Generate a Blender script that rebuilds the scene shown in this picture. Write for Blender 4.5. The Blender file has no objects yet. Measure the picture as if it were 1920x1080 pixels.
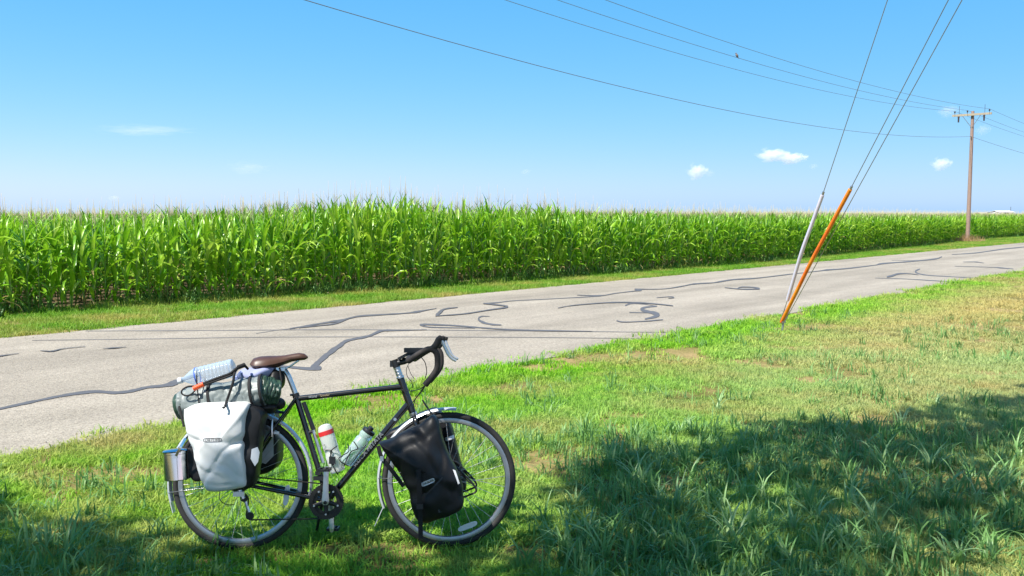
import bpy, math, random
import numpy as np
from mathutils import Vector, Matrix, noise
R = math.radians
random.seed(7)
rng = np.random.default_rng(7)

# ------------------------------------------------------------------ camera, sky, sun, exposure
sc = bpy.context.scene
COL = sc.collection
FPX, HOR, CAMH = 1700.0, 400.0, 1.70          # focal length (px at 1920), horizon row, eye height
PITCH = math.atan((540 - HOR) / FPX)
cam_d = bpy.data.cameras.new('camera')
cam_d.sensor_width = 36.0
cam_d.lens = FPX / 1920 * 36
cam_d.clip_end = 20000
cam = bpy.data.objects.new('camera', cam_d)
COL.objects.link(cam)
cam.location = (0, 0, CAMH)
cam.rotation_euler = (R(90) - PITCH, 0, 0)
sc.camera = cam

SUN_EL, SUN_AZ = R(55), R(50)                 # sun behind the camera, to the left
TOSUN = Vector((-math.sin(SUN_AZ) * math.cos(SUN_EL), -math.cos(SUN_AZ) * math.cos(SUN_EL), math.sin(SUN_EL)))
w = bpy.data.worlds.new('World'); sc.world = w; w.use_nodes = True
wn = w.node_tree; bg = wn.nodes['Background']
sky = wn.nodes.new('ShaderNodeTexSky'); sky.sky_type = 'NISHITA'
sky.sun_disc = False; sky.sun_elevation = SUN_EL; sky.sun_rotation = R(180) - SUN_AZ
sky.air_density = 0.5; sky.dust_density = 0.7; sky.ozone_density = 5.0
spl, cmb = wn.nodes.new('ShaderNodeSeparateColor'), wn.nodes.new('ShaderNodeCombineColor')   # film response of the blue sky
wn.links.new(sky.outputs[0], spl.inputs[0]); wn.links.new(cmb.outputs[0], bg.inputs[0])
for ch, (gain, pw) in enumerate(((.60, 1.25), (1.55, .5), (3.0, .2))):
    pn, gn = wn.nodes.new('ShaderNodeMath'), wn.nodes.new('ShaderNodeMath')
    pn.operation = 'POWER'; pn.inputs[1].default_value = pw; gn.operation = 'MULTIPLY'; gn.inputs[1].default_value = gain
    wn.links.new(spl.outputs[ch], pn.inputs[0]); wn.links.new(pn.outputs[0], gn.inputs[0]); wn.links.new(gn.outputs[0], cmb.inputs[ch]); bg.inputs[1].default_value = 0.12
sl = bpy.data.lights.new('sun', 'SUN'); sl.energy = 4.1; sl.angle = R(0.53); sl.color = (1, .955, .88)
so = bpy.data.objects.new('sun', sl); COL.objects.link(so)
so.rotation_euler = TOSUN.to_track_quat('Z', 'Y').to_euler()
so.location = TOSUN * 60
vs = sc.view_settings
vs.view_transform = 'Standard'; vs.look = 'None'; vs.gamma = 1; vs.exposure = 1.1; vs.use_curve_mapping = False
sc.cycles.max_bounces = 8; sc.cycles.transparent_max_bounces = 12; sc.cycles.volume_bounces = 3
sc.cycles.use_denoising = True

# ------------------------------------------------------------------ pixel -> direction / ground
CP, SP = math.cos(PITCH), math.sin(PITCH)
CAM = Vector((0, 0, CAMH))
def ray(px, py):
    a, b = (px - 960) / FPX, (540 - py) / FPX
    return Vector((a, CP + b * SP, -SP + b * CP))
def ground(px, py, z=0.0):
    r = ray(px, py); t = (z - CAMH) / r.z
    return CAM + r * t
def at_depth(px, py, Y):
    r = ray(px, py); return CAM + r * (Y / r.y)
ROADA = math.atan((2500 - 960) / FPX)          # the road runs off to the right
D = Vector((math.sin(ROADA), math.cos(ROADA), 0)); N = Vector((-D.y, D.x, 0))
C0, C1 = 6.78, 13.38                            # road edges, metres from the eye's foot across the road
def uc(u, c, z=0.0): return D * u + N * c + Vector((0, 0, z))

# ------------------------------------------------------------------ materials
def new_mat(name):
    m = bpy.data.materials.new(name); m.use_nodes = True
    nt = m.node_tree; return m, nt, nt.nodes['Principled BSDF']
def node(nt, typ, **kw):
    n = nt.nodes.new(typ)
    for k, v in kw.items(): setattr(n, k, v)
    return n
def ramp(nt, stops):
    n = nt.nodes.new('ShaderNodeValToRGB'); e = n.color_ramp.elements
    while len(e) < len(stops): e.new(0.5)
    for el, (p, c) in zip(e, stops): el.position = p; el.color = (*c, 1)
    return n
def noise_node(nt, scale, detail=4, rough=.55, vec=None, dist=0):
    n = nt.nodes.new('ShaderNodeTexNoise'); n.inputs['Scale'].default_value = scale
    n.inputs['Detail'].default_value = detail; n.inputs['Roughness'].default_value = rough
    n.inputs['Distortion'].default_value = dist
    if vec is not None: nt.links.new(vec, n.inputs['Vector'])
    return n
def mix(nt, fac, a, b, mode='MIX'):
    n = nt.nodes.new('ShaderNodeMix'); n.data_type = 'RGBA'; n.blend_type = mode
    for s, v in ((0, fac), (6, a), (7, b)):
        if hasattr(v, 'links') or isinstance(v, bpy.types.NodeSocket): nt.links.new(v, n.inputs[s])
        elif s == 0: n.inputs[0].default_value = v
        else: n.inputs[s].default_value = (*v, 1)
    return n.outputs[2]
def bump(nt, b, h, strength=.3, dist=.01):
    n = nt.nodes.new('ShaderNodeBump'); n.inputs['Strength'].default_value = strength
    n.inputs['Distance'].default_value = dist
    nt.links.new(h, n.inputs['Height']); nt.links.new(n.outputs[0], b.inputs['Normal'])
def simple(name, col, rough=.5, metal=0, var=.12, scale=30, bmp=0, spec=.5, coat=0):
    m, nt, b = new_mat(name)
    b.inputs['Roughness'].default_value = rough; b.inputs['Metallic'].default_value = metal
    b.inputs['Specular IOR Level'].default_value = spec; b.inputs['Coat Weight'].default_value = coat
    tc = node(nt, 'ShaderNodeTexCoord'); n = noise_node(nt, scale, 5, .6, tc.outputs['Object'])
    c2 = tuple(x * (1 - 2 * var) for x in col)
    nt.links.new(mix(nt, n.outputs[0], c2, tuple(min(1, x * (1 + var)) for x in col)), b.inputs['Base Color'])
    if bmp: bump(nt, b, n.outputs[0], bmp, .004)
    return m

def mat_road():
    m, nt, b = new_mat('road_chipseal')
    g = node(nt, 'ShaderNodeNewGeometry'); P = g.outputs['Position']
    mp = node(nt, 'ShaderNodeMapping'); nt.links.new(P, mp.inputs[0]); mp.inputs['Rotation'].default_value = (0, 0, ROADA)
    st = node(nt, 'ShaderNodeMapping'); nt.links.new(mp.outputs[0], st.inputs[0]); st.inputs['Scale'].default_value = (1.0, .09, 1)
    bands = noise_node(nt, 1.1, 4, .6, st.outputs[0]); blot = noise_node(nt, .9, 6, .65, P)
    agg = node(nt, 'ShaderNodeTexVoronoi'); agg.inputs['Scale'].default_value = 62; nt.links.new(P, agg.inputs['Vector'])
    fine = noise_node(nt, 34, 5, .75, P)
    c = ramp(nt, [(.3, (.275, .247, .203)), (.7, (.415, .374, .312))]); nt.links.new(bands.outputs[0], c.inputs[0])
    c2 = ramp(nt, [(.3, (.86, .85, .84)), (.75, (1.06, 1.05, 1.03))]); nt.links.new(blot.outputs[0], c2.inputs[0])
    c3 = ramp(nt, [(.33, (.62, .60, .58)), (.5, (.98, .97, .95)), (.72, (1.3, 1.27, 1.22))]); nt.links.new(fine.outputs[0], c3.inputs[0])
    c4 = ramp(nt, [(0, (1.12, 1.1, 1.06)), (1, (.72, .72, .74))]); nt.links.new(agg.outputs['Distance'], c4.inputs[0])
    x = mix(nt, 1, c.outputs[0], c2.outputs[0], 'MULTIPLY'); x = mix(nt, 1, x, c3.outputs[0], 'MULTIPLY'); x = mix(nt, .8, x, c4.outputs[0], 'MULTIPLY')
    nt.links.new(x, b.inputs['Base Color']); b.inputs['Roughness'].default_value = .93; b.inputs['Specular IOR Level'].default_value = .2
    bump(nt, b, agg.outputs['Distance'], .55, .008)
    return m
def mat_ground():
    m, nt, b = new_mat('lawn_soil')
    g = node(nt, 'ShaderNodeNewGeometry'); P = g.outputs['Position']
    n1 = noise_node(nt, .8, 6, .65, P); n2 = noise_node(nt, 24, 5, .7, P)
    c = ramp(nt, [(.34, (.10, .14, .03)), (.48, (.22, .19, .07)), (.62, (.36, .27, .13))]); nt.links.new(n1.outputs[0], c.inputs[0])
    c2 = ramp(nt, [(.3, (.55, .55, .5)), (.75, (1.25, 1.2, 1.1))]); nt.links.new(n2.outputs[0], c2.inputs[0])
    nt.links.new(mix(nt, 1, c.outputs[0], c2.outputs[0], 'MULTIPLY'), b.inputs['Base Color'])
    b.inputs['Roughness'].default_value = 1; b.inputs['Specular IOR Level'].default_value = .1
    bump(nt, b, n2.outputs[0], .8, .02)
    return m
def leaf_mat(name, cols, dry=None, dryrange=(.55, .68), trans=.35, rough=.5, nscale=.8, spec=.35, drift=None):
    """cols: dark..light green picked by the random of each instance; dry: colour that takes over in patches"""
    m, nt, b = new_mat(name)
    oi = node(nt, 'ShaderNodeObjectInfo'); g = node(nt, 'ShaderNodeNewGeometry'); P = g.outputs['Position']
    k = len(cols); rp = ramp(nt, [(i / (k - 1), c) for i, c in enumerate(cols)])
    nz = noise_node(nt, 9, 3, .6, P)
    mth = node(nt, 'ShaderNodeMath', operation='MULTIPLY_ADD'); nt.links.new(nz.outputs[0], mth.inputs[0]); mth.inputs[1].default_value = .7
    ad = node(nt, 'ShaderNodeMath', operation='MULTIPLY_ADD'); nt.links.new(oi.outputs['Random'], ad.inputs[0]); ad.inputs[1].default_value = .75; ad.inputs[2].default_value = -.22
    nt.links.new(ad.outputs[0], mth.inputs[2]); nt.links.new(mth.outputs[0], rp.inputs[0]); col = rp.outputs[0]
    if drift:
        sx = node(nt, 'ShaderNodeSeparateXYZ'); nt.links.new(P, sx.inputs[0])
        nb = noise_node(nt, .9, 4, .6, P); wob = node(nt, 'ShaderNodeMath', operation='MULTIPLY_ADD'); nt.links.new(nb.outputs[0], wob.inputs[0]); wob.inputs[1].default_value = 5.0; nt.links.new(sx.outputs[0], wob.inputs[2])
        mx = node(nt, 'ShaderNodeMapRange'); nt.links.new(wob.outputs[0], mx.inputs[0]); mx.inputs[1].default_value = drift[0] + 2.5; mx.inputs[2].default_value = drift[1] + 2.5
        fm = node(nt, 'ShaderNodeMath', operation='MULTIPLY'); nt.links.new(mx.outputs[0], fm.inputs[0]); fm.inputs[1].default_value = .78
        dt = node(nt, 'ShaderNodeVectorMath', operation='DOT_PRODUCT'); nt.links.new(P, dt.inputs[0]); dt.inputs[1].default_value = N
        cm_ = node(nt, 'ShaderNodeMapRange'); nt.links.new(dt.outputs['Value'], cm_.inputs[0]); cm_.inputs[1].default_value = C0 - 2.2; cm_.inputs[2].default_value = C0 - .7; cm_.inputs[3].default_value = 1; cm_.inputs[4].default_value = .1
        f2 = node(nt, 'ShaderNodeMath', operation='MULTIPLY'); nt.links.new(fm.outputs[0], f2.inputs[0]); nt.links.new(cm_.outputs[0], f2.inputs[1])
        col = mix(nt, f2.outputs[0], col, drift[2])
        yw = node(nt, 'ShaderNodeMath', operation='MULTIPLY_ADD'); nt.links.new(nb.outputs[0], yw.inputs[0]); yw.inputs[1].default_value = 9.0; nt.links.new(sx.outputs[1], yw.inputs[2])
        my = node(nt, 'ShaderNodeMapRange'); nt.links.new(yw.outputs[0], my.inputs[0]); my.inputs[1].default_value = 14; my.inputs[2].default_value = 21; my.inputs[4].default_value = .92
        f3 = node(nt, 'ShaderNodeMath', operation='MULTIPLY'); nt.links.new(my.outputs[0], f3.inputs[0]); nt.links.new(cm_.outputs[0], f3.inputs[1])
        col = mix(nt, f3.outputs[0], col, (.60, .48, .17))
    if dry:
        n1 = noise_node(nt, nscale, 5, .62, P); mr = node(nt, 'ShaderNodeMapRange')
        nt.links.new(n1.outputs[0], mr.inputs[0]); mr.inputs[1].default_value, mr.inputs[2].default_value = dryrange
        f = node(nt, 'ShaderNodeMath', operation='MULTIPLY'); nt.links.new(mr.outputs[0], f.inputs[0]); f.inputs[1].default_value = .85
        col = mix(nt, f.outputs[0], col, dry)
    nt.links.new(col, b.inputs['Base Color']); b.inputs['Roughness'].default_value = rough; b.inputs['Specular IOR Level'].default_value = spec
    tr = node(nt, 'ShaderNodeBsdfTranslucent'); nt.links.new(col, tr.inputs[0])
    ms = node(nt, 'ShaderNodeMixShader'); ms.inputs[0].default_value = trans
    nt.links.new(b.outputs[0], ms.inputs[1]); nt.links.new(tr.outputs[0], ms.inputs[2])
    nt.links.new(ms.outputs[0], nt.nodes['Material Output'].inputs['Surface'])
    return m
M = {}
M['road'] = mat_road(); M['ground'] = mat_ground()
M['soil'] = simple('field_soil', (.16, .115, .07), .95, 0, .3, 3, .4, .1)
M['pebble'] = simple('gravel_stone', (.36, .31, .25), .9, 0, .3, 40)
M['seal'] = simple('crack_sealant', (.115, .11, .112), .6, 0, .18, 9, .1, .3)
M['hair_and_wire_shadow'] = simple('hairline_and_wire_shadow', (.15, .14, .13), .9, 0, .2, 5)  # also the dark colour of the drawn wire-shadow lines
M['corn'] = leaf_mat('corn_leaf', [(.06, .20, .008), (.17, .40, .012), (.32, .57, .025), (.50, .66, .12)], (.50, .60, .06), (.58, .75), trans=.38, nscale=.35, rough=.34, spec=.55)
M['corn_dry'] = leaf_mat('corn_leaf_dry', [(.22, .24, .05), (.34, .27, .09), (.42, .31, .15)], None, trans=.3)
M['stalk'] = leaf_mat('corn_stalk', [(.12, .24, .04), (.22, .33, .09)], None, trans=.05)
M['tassel'] = leaf_mat('corn_tassel', [(.46, .40, .22), (.58, .50, .32)], None, trans=.2)
M['grass'] = leaf_mat('lawn_grass', [(.07, .22, .004), (.17, .46, .008), (.28, .60, .015), (.42, .66, .06)], (.54, .45, .18), (.46, .66), .42, .6, .55, .2, drift=(-2.0, 4.2, (.50, .54, .26)))
M['coarse'] = leaf_mat('coarse_grass', [(.09, .20, .05), (.18, .36, .09), (.33, .48, .19)], None, trans=.35, rough=.5, spec=.35)
M['clump'] = leaf_mat('clump_grass', [(.13, .28, .07), (.23, .42, .13), (.40, .55, .26)], None, trans=.35, rough=.38, spec=.55)
M['verge'] = leaf_mat('verge_grass', [(.08, .24, .012), (.17, .38, .02), (.28, .48, .04)], (.55, .44, .13), (.45, .68), .4, .55, .5)
M['dryweed'] = leaf_mat('dry_weeds', [(.45, .30, .14), (.6, .42, .2)], None, trans=.2)
M['weed'] = leaf_mat('edge_weeds', [(.05, .13, .02), (.09, .22, .04), (.16, .3, .06)], None, trans=.3)
M['leaf'] = leaf_mat('tree_leaf', [(.04, .11, .015), (.08, .2, .03)], None, trans=.25)
M['bark'] = simple('bark', (.16, .115, .08), .9, 0, .3, 12, .6)
M['pole'] = simple('weathered_pole_wood', (.34, .225, .18), .85, 0, .2, 14, .5)
M['arm'] = simple('crossarm_wood', (.4, .34, .25), .8, 0, .2, 14, .4)
M['porc'] = simple('dark_insulator', (.06, .05, .06), .25, 0, .1, 10)
M['wire'] = simple('wire_aluminium', (.20, .22, .26), .5, .3, .1, 4)
M['galv'] = simple('galvanised_steel', (.42, .43, .44), .42, .85, .12, 40)
M['black'] = simple('black_frame_paint', (.012, .011, .012), .22, 0, .1, 20, 0, .5, .5)
M['tape'] = simple('bar_tape', (.035, .028, .026), .75, 0, .2, 60, .3)
M['rubber'] = simple('tyre_rubber', (.028, .027, .026), .8, 0, .25, 50, .3)
M['wall'] = simple('tyre_sidewall', (.12, .11, .10), .8, 0, .2, 40)
M['alloy'] = simple('brushed_alloy', (.62, .63, .65), .3, .95, .08, 60)
M['rim'] = simple('rim_alloy', (.45, .45, .46), .35, .85, .1, 40)
M['spoke'] = simple('spoke_steel', (.55, .55, .56), .5, .95, .05, 10)
M['fender'] = simple('silver_fender', (.55, .58, .62), .3, .35, .06, 10)
M['leather'] = simple('brown_leather', (.085, .04, .026), .42, 0, .25, 25, .15)
M['darksteel'] = simple('chain_steel', (.05, .045, .04), .45, .7, .3, 80)
M['blackmetal'] = simple('black_alloy', (.02, .02, .022), .4, .2, .15, 40)
M['white_tarp'] = simple('white_coated_fabric', (.72, .725, .72), .42, 0, .05, 7, .12)
M['black_tarp'] = simple('black_coated_fabric', (.011, .011, .013), .5, 0, .3, 14, .3, .35)
M['black_cloth'] = simple('black_webbing', (.014, .013, .014), .85, 0, .3, 50, .3)
M['reflector'] = simple('reflector_white', (.75, .77, .8), .18, 0, .05, 90)
M['reflex_grey'] = simple('reflective_patch', (.62, .64, .68), .35, .3, .05, 30)
M['tarp_grey'] = simple('grey_green_nylon', (.21, .24, .235), .45, 0, .18, 12, .3)
M['tarp_green'] = simple('dark_green_nylon', (.035, .075, .05), .42, 0, .3, 14, .3)
M['jacket'] = simple('pale_blue_cloth', (.30, .33, .52), .8, 0, .18, 12, .4)
M['steel'] = simple('polished_steel', (.72, .72, .73), .12, 1, .05, 20)
M['orange'] = simple('orange_sleeve', (.8, .09, .015), .4, 0, .08, 20)
M['red'] = simple('red_band', (.62, .03, .03), .4, 0, .06, 20)
M['print'] = simple('grey_print', (.06, .06, .07), .6, 0, .05, 20)
M['decal'] = simple('pale_decal', (.36, .39, .43), .4, 0, .05, 20)
M['tan'] = simple('tan_decal', (.42, .33, .2), .45, 0, .05, 20)
M['cap_white'] = simple('white_cap', (.8, .8, .82), .4, 0, .03, 20)
M['white_guard'] = simple('white_guy_guard', (.60, .56, .68), .45, 0, .1, 4)
M['bird'] = simple('bird_feathers', (.2, .16, .15), .8, 0, .3, 60)
M['barn_white'] = simple('white_barn_metal', (.8, .8, .8), .5, 0, .04, 1)
M['barn_tan'] = simple('tan_shed_metal', (.42, .37, .28), .6, 0, .08, 1)
M['barn_dark'] = simple('dark_opening', (.05, .05, .06), .6)
def mat_orange_guard():
    m, nt, b = new_mat('orange_guy_guard')
    g = node(nt, 'ShaderNodeNewGeometry'); n = noise_node(nt, 2.2, 3, .6, g.outputs['Position'])
    c = ramp(nt, [(.38, (.78, .14, .012)), (.55, (.82, .25, .015)), (.66, (.85, .42, .02))]); nt.links.new(n.outputs[0], c.inputs[0])
    nt.links.new(c.outputs[0], b.inputs['Base Color']); b.inputs['Roughness'].default_value = .42
    return m
M['orange_guard'] = mat_orange_guard()
def mat_clear(name, col, rough, trans, ior=1.38):
    m, nt, b = new_mat(name)
    b.inputs['Base Color'].default_value = (*col, 1); b.inputs['Roughness'].default_value = rough
    b.inputs['Transmission Weight'].default_value = trans; b.inputs['IOR'].default_value = ior
    return m
def mat_pet():
    m, nt, b = new_mat('clear_plastic')
    b.inputs['Base Color'].default_value = (.55, .68, .82, 1); b.inputs['Roughness'].default_value = .12; b.inputs['Specular IOR Level'].default_value = .8
    t = node(nt, 'ShaderNodeBsdfTransparent'); t.inputs[0].default_value = (.9, .95, 1, 1); lw = node(nt, 'ShaderNodeLayerWeight'); lw.inputs[0].default_value = .35
    mr = node(nt, 'ShaderNodeMapRange'); nt.links.new(lw.outputs['Facing'], mr.inputs[0]); mr.inputs[3].default_value = .22; mr.inputs[4].default_value = .8
    x = node(nt, 'ShaderNodeMixShader'); nt.links.new(mr.outputs[0], x.inputs[0]); nt.links.new(t.outputs[0], x.inputs[1]); nt.links.new(b.outputs[0], x.inputs[2])
    nt.links.new(x.outputs[0], nt.nodes['Material Output'].inputs['Surface']); return m
M['pet'] = mat_pet()
M['milky'] = mat_clear('milky_plastic', (.86, .88, .87), .35, .45)
M['aqua'] = mat_clear('pale_aqua_plastic', (.62, .78, .8), .25, .6)

# ------------------------------------------------------------------ mesh helpers
class MB:
    def __init__(s): s.v = []; s.f = []
    def add(s, vs, fs):
        o = len(s.v); s.v += [Vector(x) for x in vs]; s.f += [tuple(i + o for i in f) for f in fs]; return s
    def box(s, c, h, ax=None):
        c = Vector(c); ax = ax or (Vector((1, 0, 0)), Vector((0, 1, 0)), Vector((0, 0, 1)))
        vs = [c + ax[0] * (h[0] * i) + ax[1] * (h[1] * j) + ax[2] * (h[2] * k) for i in (-1, 1) for j in (-1, 1) for k in (-1, 1)]
        return s.add(vs, [(0, 1, 3, 2), (4, 6, 7, 5), (0, 4, 5, 1), (2, 3, 7, 6), (0, 2, 6, 4), (1, 5, 7, 3)])
    def tube(s, pts, r, seg=10, cap=True, flat=None, up=None):
        pts = [Vector(p) for p in pts]; n = len(pts); rs = r if isinstance(r, (list, tuple)) else [r] * n
        fl = flat or 1.0; vs = []; fs = []
        t0 = (pts[1] - pts[0]).normalized()
        u = Vector(up) if up is not None else (Vector((0, 0, 1)) if abs(t0.z) < .9 else Vector((1, 0, 0)))
        for i, p in enumerate(pts):
            t = (pts[min(i + 1, n - 1)] - pts[max(i - 1, 0)]).normalized()
            u = (u - t * u.dot(t)).normalized(); b = t.cross(u)
            for k in range(seg):
                a = 2 * math.pi * k / seg
                vs.append(p + u * (math.cos(a) * rs[i]) + b * (math.sin(a) * rs[i] * fl))
        for i in range(n - 1):
            for k in range(seg):
                a, b2 = i * seg + k, i * seg + (k + 1) % seg
                fs.append((a, b2, b2 + seg, a + seg))
        if cap: fs.append(tuple(range(seg - 1, -1, -1))); fs.append(tuple((n - 1) * seg + k for k in range(seg)))
        return s.add(vs, fs)
    def lathe(s, c, axis, prof, seg=24, a0=0, a1=2 * math.pi, ref=None):
        """prof: (radius, height along the axis)"""
        c = Vector(c); ax = Vector(axis).normalized()
        u = Vector(ref) if ref is not None else (Vector((1, 0, 0)) if abs(ax.x) < .9 else Vector((0, 0, 1)))
        u = (u - ax * u.dot(ax)).normalized(); w_ = ax.cross(u); full = abs(a1 - a0 - 2 * math.pi) < 1e-6
        m_ = seg if full else seg + 1; k = len(prof)
        vs = []; fs = []
        for i in range(m_):
            a = a0 + (a1 - a0) * i / seg; d = u * math.cos(a) + w_ * math.sin(a)
            vs += [c + d * r_ + ax * h_ for r_, h_ in prof]
        for i in range(seg):
            j = (i + 1) % m_
            for q in range(k - 1): fs.append((i * k + q, j * k + q, j * k + q + 1, i * k + q + 1))
        return s.add(vs, fs)
    def ring(s, c, axis, prof, seg=48):               # closed profile swept round
        return s.lathe(c, axis, prof + [prof[0]], seg)
    def build(s, name, mat, parent=None, xf=None, smooth=True, base=None):
        """vertices are given in frame xf (world if None); the object's origin is the thing's base"""
        me = bpy.data.meshes.new(name); X = xf or Matrix.Identity(4)
        if parent is not None: inv = WM[parent.name].inverted() @ X
        elif base is not None: inv = Matrix.Translation(-Vector(base))
        else: inv = X
        me.from_pydata([inv @ v for v in s.v], [], s.f)
        if smooth:
            me.polygons.foreach_set('use_smooth', [True] * len(me.polygons))
        me.materials.append(mat); me.update()
        if smooth:
            try: me.set_sharp_from_angle(angle=R(42))
            except Exception: pass
        o = bpy.data.objects.new(name, me); COL.objects.link(o)
        if parent is not None: o.parent = parent; WM[o.name] = WM[parent.name]
        else:
            o.matrix_world = X @ Matrix.Translation(Vector(base)) if base is not None else Matrix.Identity(4)
            WM[o.name] = o.matrix_world.copy()
        return o
WM = {}
def tag(o, label=None, cat=None, group=None, kind=None):
    for k, v in (('label', label), ('category', cat), ('group', group), ('kind', kind)):
        if v: o[k] = v
    return o
def thing(name, label, cat, base, xf=None, group=None):
    o = bpy.data.objects.new(name, None); COL.objects.link(o); o.empty_display_size = .1
    o.matrix_world = (xf or Matrix.Identity(4)) @ Matrix.Translation(Vector(base)); WM[o.name] = o.matrix_world.copy()
    return tag(o, label, cat, group)
def catmull(pts, k=6):
    P = [Vector(p) for p in pts]; P = [P[0] * 2 - P[1]] + P + [P[-1] * 2 - P[-2]]; out = []
    for i in range(1, len(P) - 2):
        for j in range(k):
            t = j / k; a, b, c, d = P[i - 1:i + 3]
            out.append(.5 * ((2 * b) + (c - a) * t + (2 * a - 5 * b + 4 * c - d) * t * t + (3 * b - a - 3 * c + d) * t ** 3))
    out.append(P[-2]); return out
def blob(mb, c, rad, ax=None, amp=.12, freq=9, seg=22, rings=14, seed=0):
    c = Vector(c); ax = ax or (Vector((1, 0, 0)), Vector((0, 1, 0)), Vector((0, 0, 1))); vs = []; fs = []
    for i in range(rings + 1):
        th = math.pi * i / rings
        for k in range(seg):
            ph = 2 * math.pi * k / seg
            d = Vector((math.sin(th) * math.cos(ph), math.sin(th) * math.sin(ph), math.cos(th)))
            q = ax[0] * d.x * rad[0] + ax[1] * d.y * rad[1] + ax[2] * d.z * rad[2]
            s_ = 1 + amp * (noise.noise((c + q) * freq + Vector((seed * 7.3, 0, 0))) + .5 * noise.noise((c + q) * freq * 2.3 + Vector((0, seed * 3.1, 0))))
            vs.append(c + q * s_)
    for i in range(rings):
        for k in range(seg):
            a, b = i * seg + k, i * seg + (k + 1) % seg
            fs.append((a, a + seg, b + seg, b))
    return mb.add(vs, fs)
def text_mesh(name, s, size, mat, parent, mtx, xf, outline=0):
    cu = bpy.data.curves.new(name, 'FONT'); cu.body = s; cu.size = size; cu.extrude = .0004; cu.shear = .15
    cu.align_x = 'LEFT'; cu.align_y = 'CENTER'; cu.resolution_u = 3
    if outline: cu.fill_mode = 'NONE' if hasattr(cu, 'fill_mode') else cu.fill_mode; cu.bevel_depth = outline; cu.bevel_resolution = 0; cu.extrude = 0
    o = bpy.data.objects.new(name + '_tmp', cu); COL.objects.link(o)
    bpy.context.view_layer.update()
    me = bpy.data.meshes.new_from_object(o.evaluated_get(bpy.context.evaluated_depsgraph_get()))
    bpy.data.objects.remove(o); me.name = name
    me.transform(WM[parent.name].inverted() @ xf @ mtx); me.materials.clear(); me.materials.append(mat)
    t = bpy.data.objects.new(name, me); COL.objects.link(t); t.parent = parent; WM[t.name] = WM[parent.name]
    return t
def interp(x, tab):
    if x <= tab[0][0]: return tab[0][1]
    for (a, va), (b, vb) in zip(tab, tab[1:]):
        if x <= b:
            t = (x - a) / (b - a); t = t * t * (3 - 2 * t); return va + (vb - va) * t
    return tab[-1][1]

# geometry-node scatter: a mesh of points with rot / scl / idx, instancing the meshes of a hidden collection
def scatter(name, pts, rot, scl, idx, sources, label, cat):
    me = bpy.data.meshes.new(name); me.from_pydata([tuple(p) for p in pts], [], [])
    a = me.attributes.new('rot', 'FLOAT_VECTOR', 'POINT'); a.data.foreach_set('vector', np.asarray(rot, dtype=np.float32).ravel())
    a = me.attributes.new('scl', 'FLOAT_VECTOR', 'POINT'); a.data.foreach_set('vector', np.asarray(scl, dtype=np.float32).ravel())
    a = me.attributes.new('idx', 'INT', 'POINT'); a.data.foreach_set('value', np.asarray(idx, dtype=np.int32))
    col = bpy.data.collections.new(name + '_source')
    for i, (smesh) in enumerate(sources):
        so_ = bpy.data.objects.new('%s_%02d' % (smesh.name, i), smesh); col.objects.link(so_)
    ng = bpy.data.node_groups.new(name + '_nodes', 'GeometryNodeTree')
    ng.interface.new_socket('Geometry', in_out='INPUT', socket_type='NodeSocketGeometry')
    ng.interface.new_socket('Geometry', in_out='OUTPUT', socket_type='NodeSocketGeometry')
    gi, go = ng.nodes.new('NodeGroupInput'), ng.nodes.new('NodeGroupOutput')
    ci = ng.nodes.new('GeometryNodeCollectionInfo'); ci.inputs[0].default_value = col
    ci.inputs['Separate Children'].default_value = True; ci.inputs['Reset Children'].default_value = True
    ip = ng.nodes.new('GeometryNodeInstanceOnPoints'); ip.inputs['Pick Instance'].default_value = True
    def na(n, t):
        x = ng.nodes.new('GeometryNodeInputNamedAttribute'); x.data_type = t; x.inputs[0].default_value = n
        return next(s for s in x.outputs if s.enabled)
    e2r = ng.nodes.new('FunctionNodeEulerToRotation')
    L = ng.links.new
    L(gi.outputs[0], ip.inputs['Points']); L(ci.outputs[0], ip.inputs['Instance'])
    L(na('idx', 'INT'), ip.inputs['Instance Index']); L(na('rot', 'FLOAT_VECTOR'), e2r.inputs[0]); L(e2r.outputs[0], ip.inputs['Rotation'])
    L(na('scl', 'FLOAT_VECTOR'), ip.inputs['Scale']); L(ip.outputs[0], go.inputs[0])
    o = bpy.data.objects.new(name, me); COL.objects.link(o)
    md = o.modifiers.new('scatter', 'NODES'); md.node_group = ng
    return tag(o, label, cat, kind='stuff')

# ------------------------------------------------------------------ ground, road, field
g = MB(); S = 3000
g.add([(-S, -S, 0), (S, -S, 0), (S, S, 0), (-S, S, 0)], [(0, 1, 2, 3)])
tag(g.build('ground', M['ground'], smooth=False), 'lawn ground with grass, thatch and dry bare soil patches', 'ground', kind='structure')
rd = MB(); us = list(np.concatenate([np.arange(-40, 60, .25), np.arange(60, 900, 8)]))
vs_ = []
for u in us:
    j = lambda q: .10 * noise.noise(Vector((u * .9, q, 0))) + .05 * noise.noise(Vector((u * 4, q + 5, 0)))
    vs_ += [uc(u, C0 + j(1), .008), uc(u, C1 + j(9), .008)]
rd.add(vs_, [(2 * i, 2 * i + 1, 2 * i + 3, 2 * i + 2) for i in range(len(us) - 1)])
road = tag(rd.build('road', M['road'], smooth=False), 'pale grey unmarked country road with dark sealed cracks', 'road', kind='structure')
CT = [(-30, 17), (0, 16.7), (6, 16.3), (16.5, 15.1), (28, 14.7), (46, 15.7), (62, 17.1), (90, 17.2)]
HT = [(-20, 1.56), (3, 1.57), (7, 1.61), (10, 1.70), (13, 1.98), (16.5, 1.89), (22, 1.70), (30, 1.60), (60, 1.53)]
fs_ = MB(); fu = list(np.arange(-60, 200, 2.0)) + [400, 900]
fv = []
for u in fu: fv += [uc(u, interp(u, CT) - .35, .005), uc(u, 900, .005)]
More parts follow.
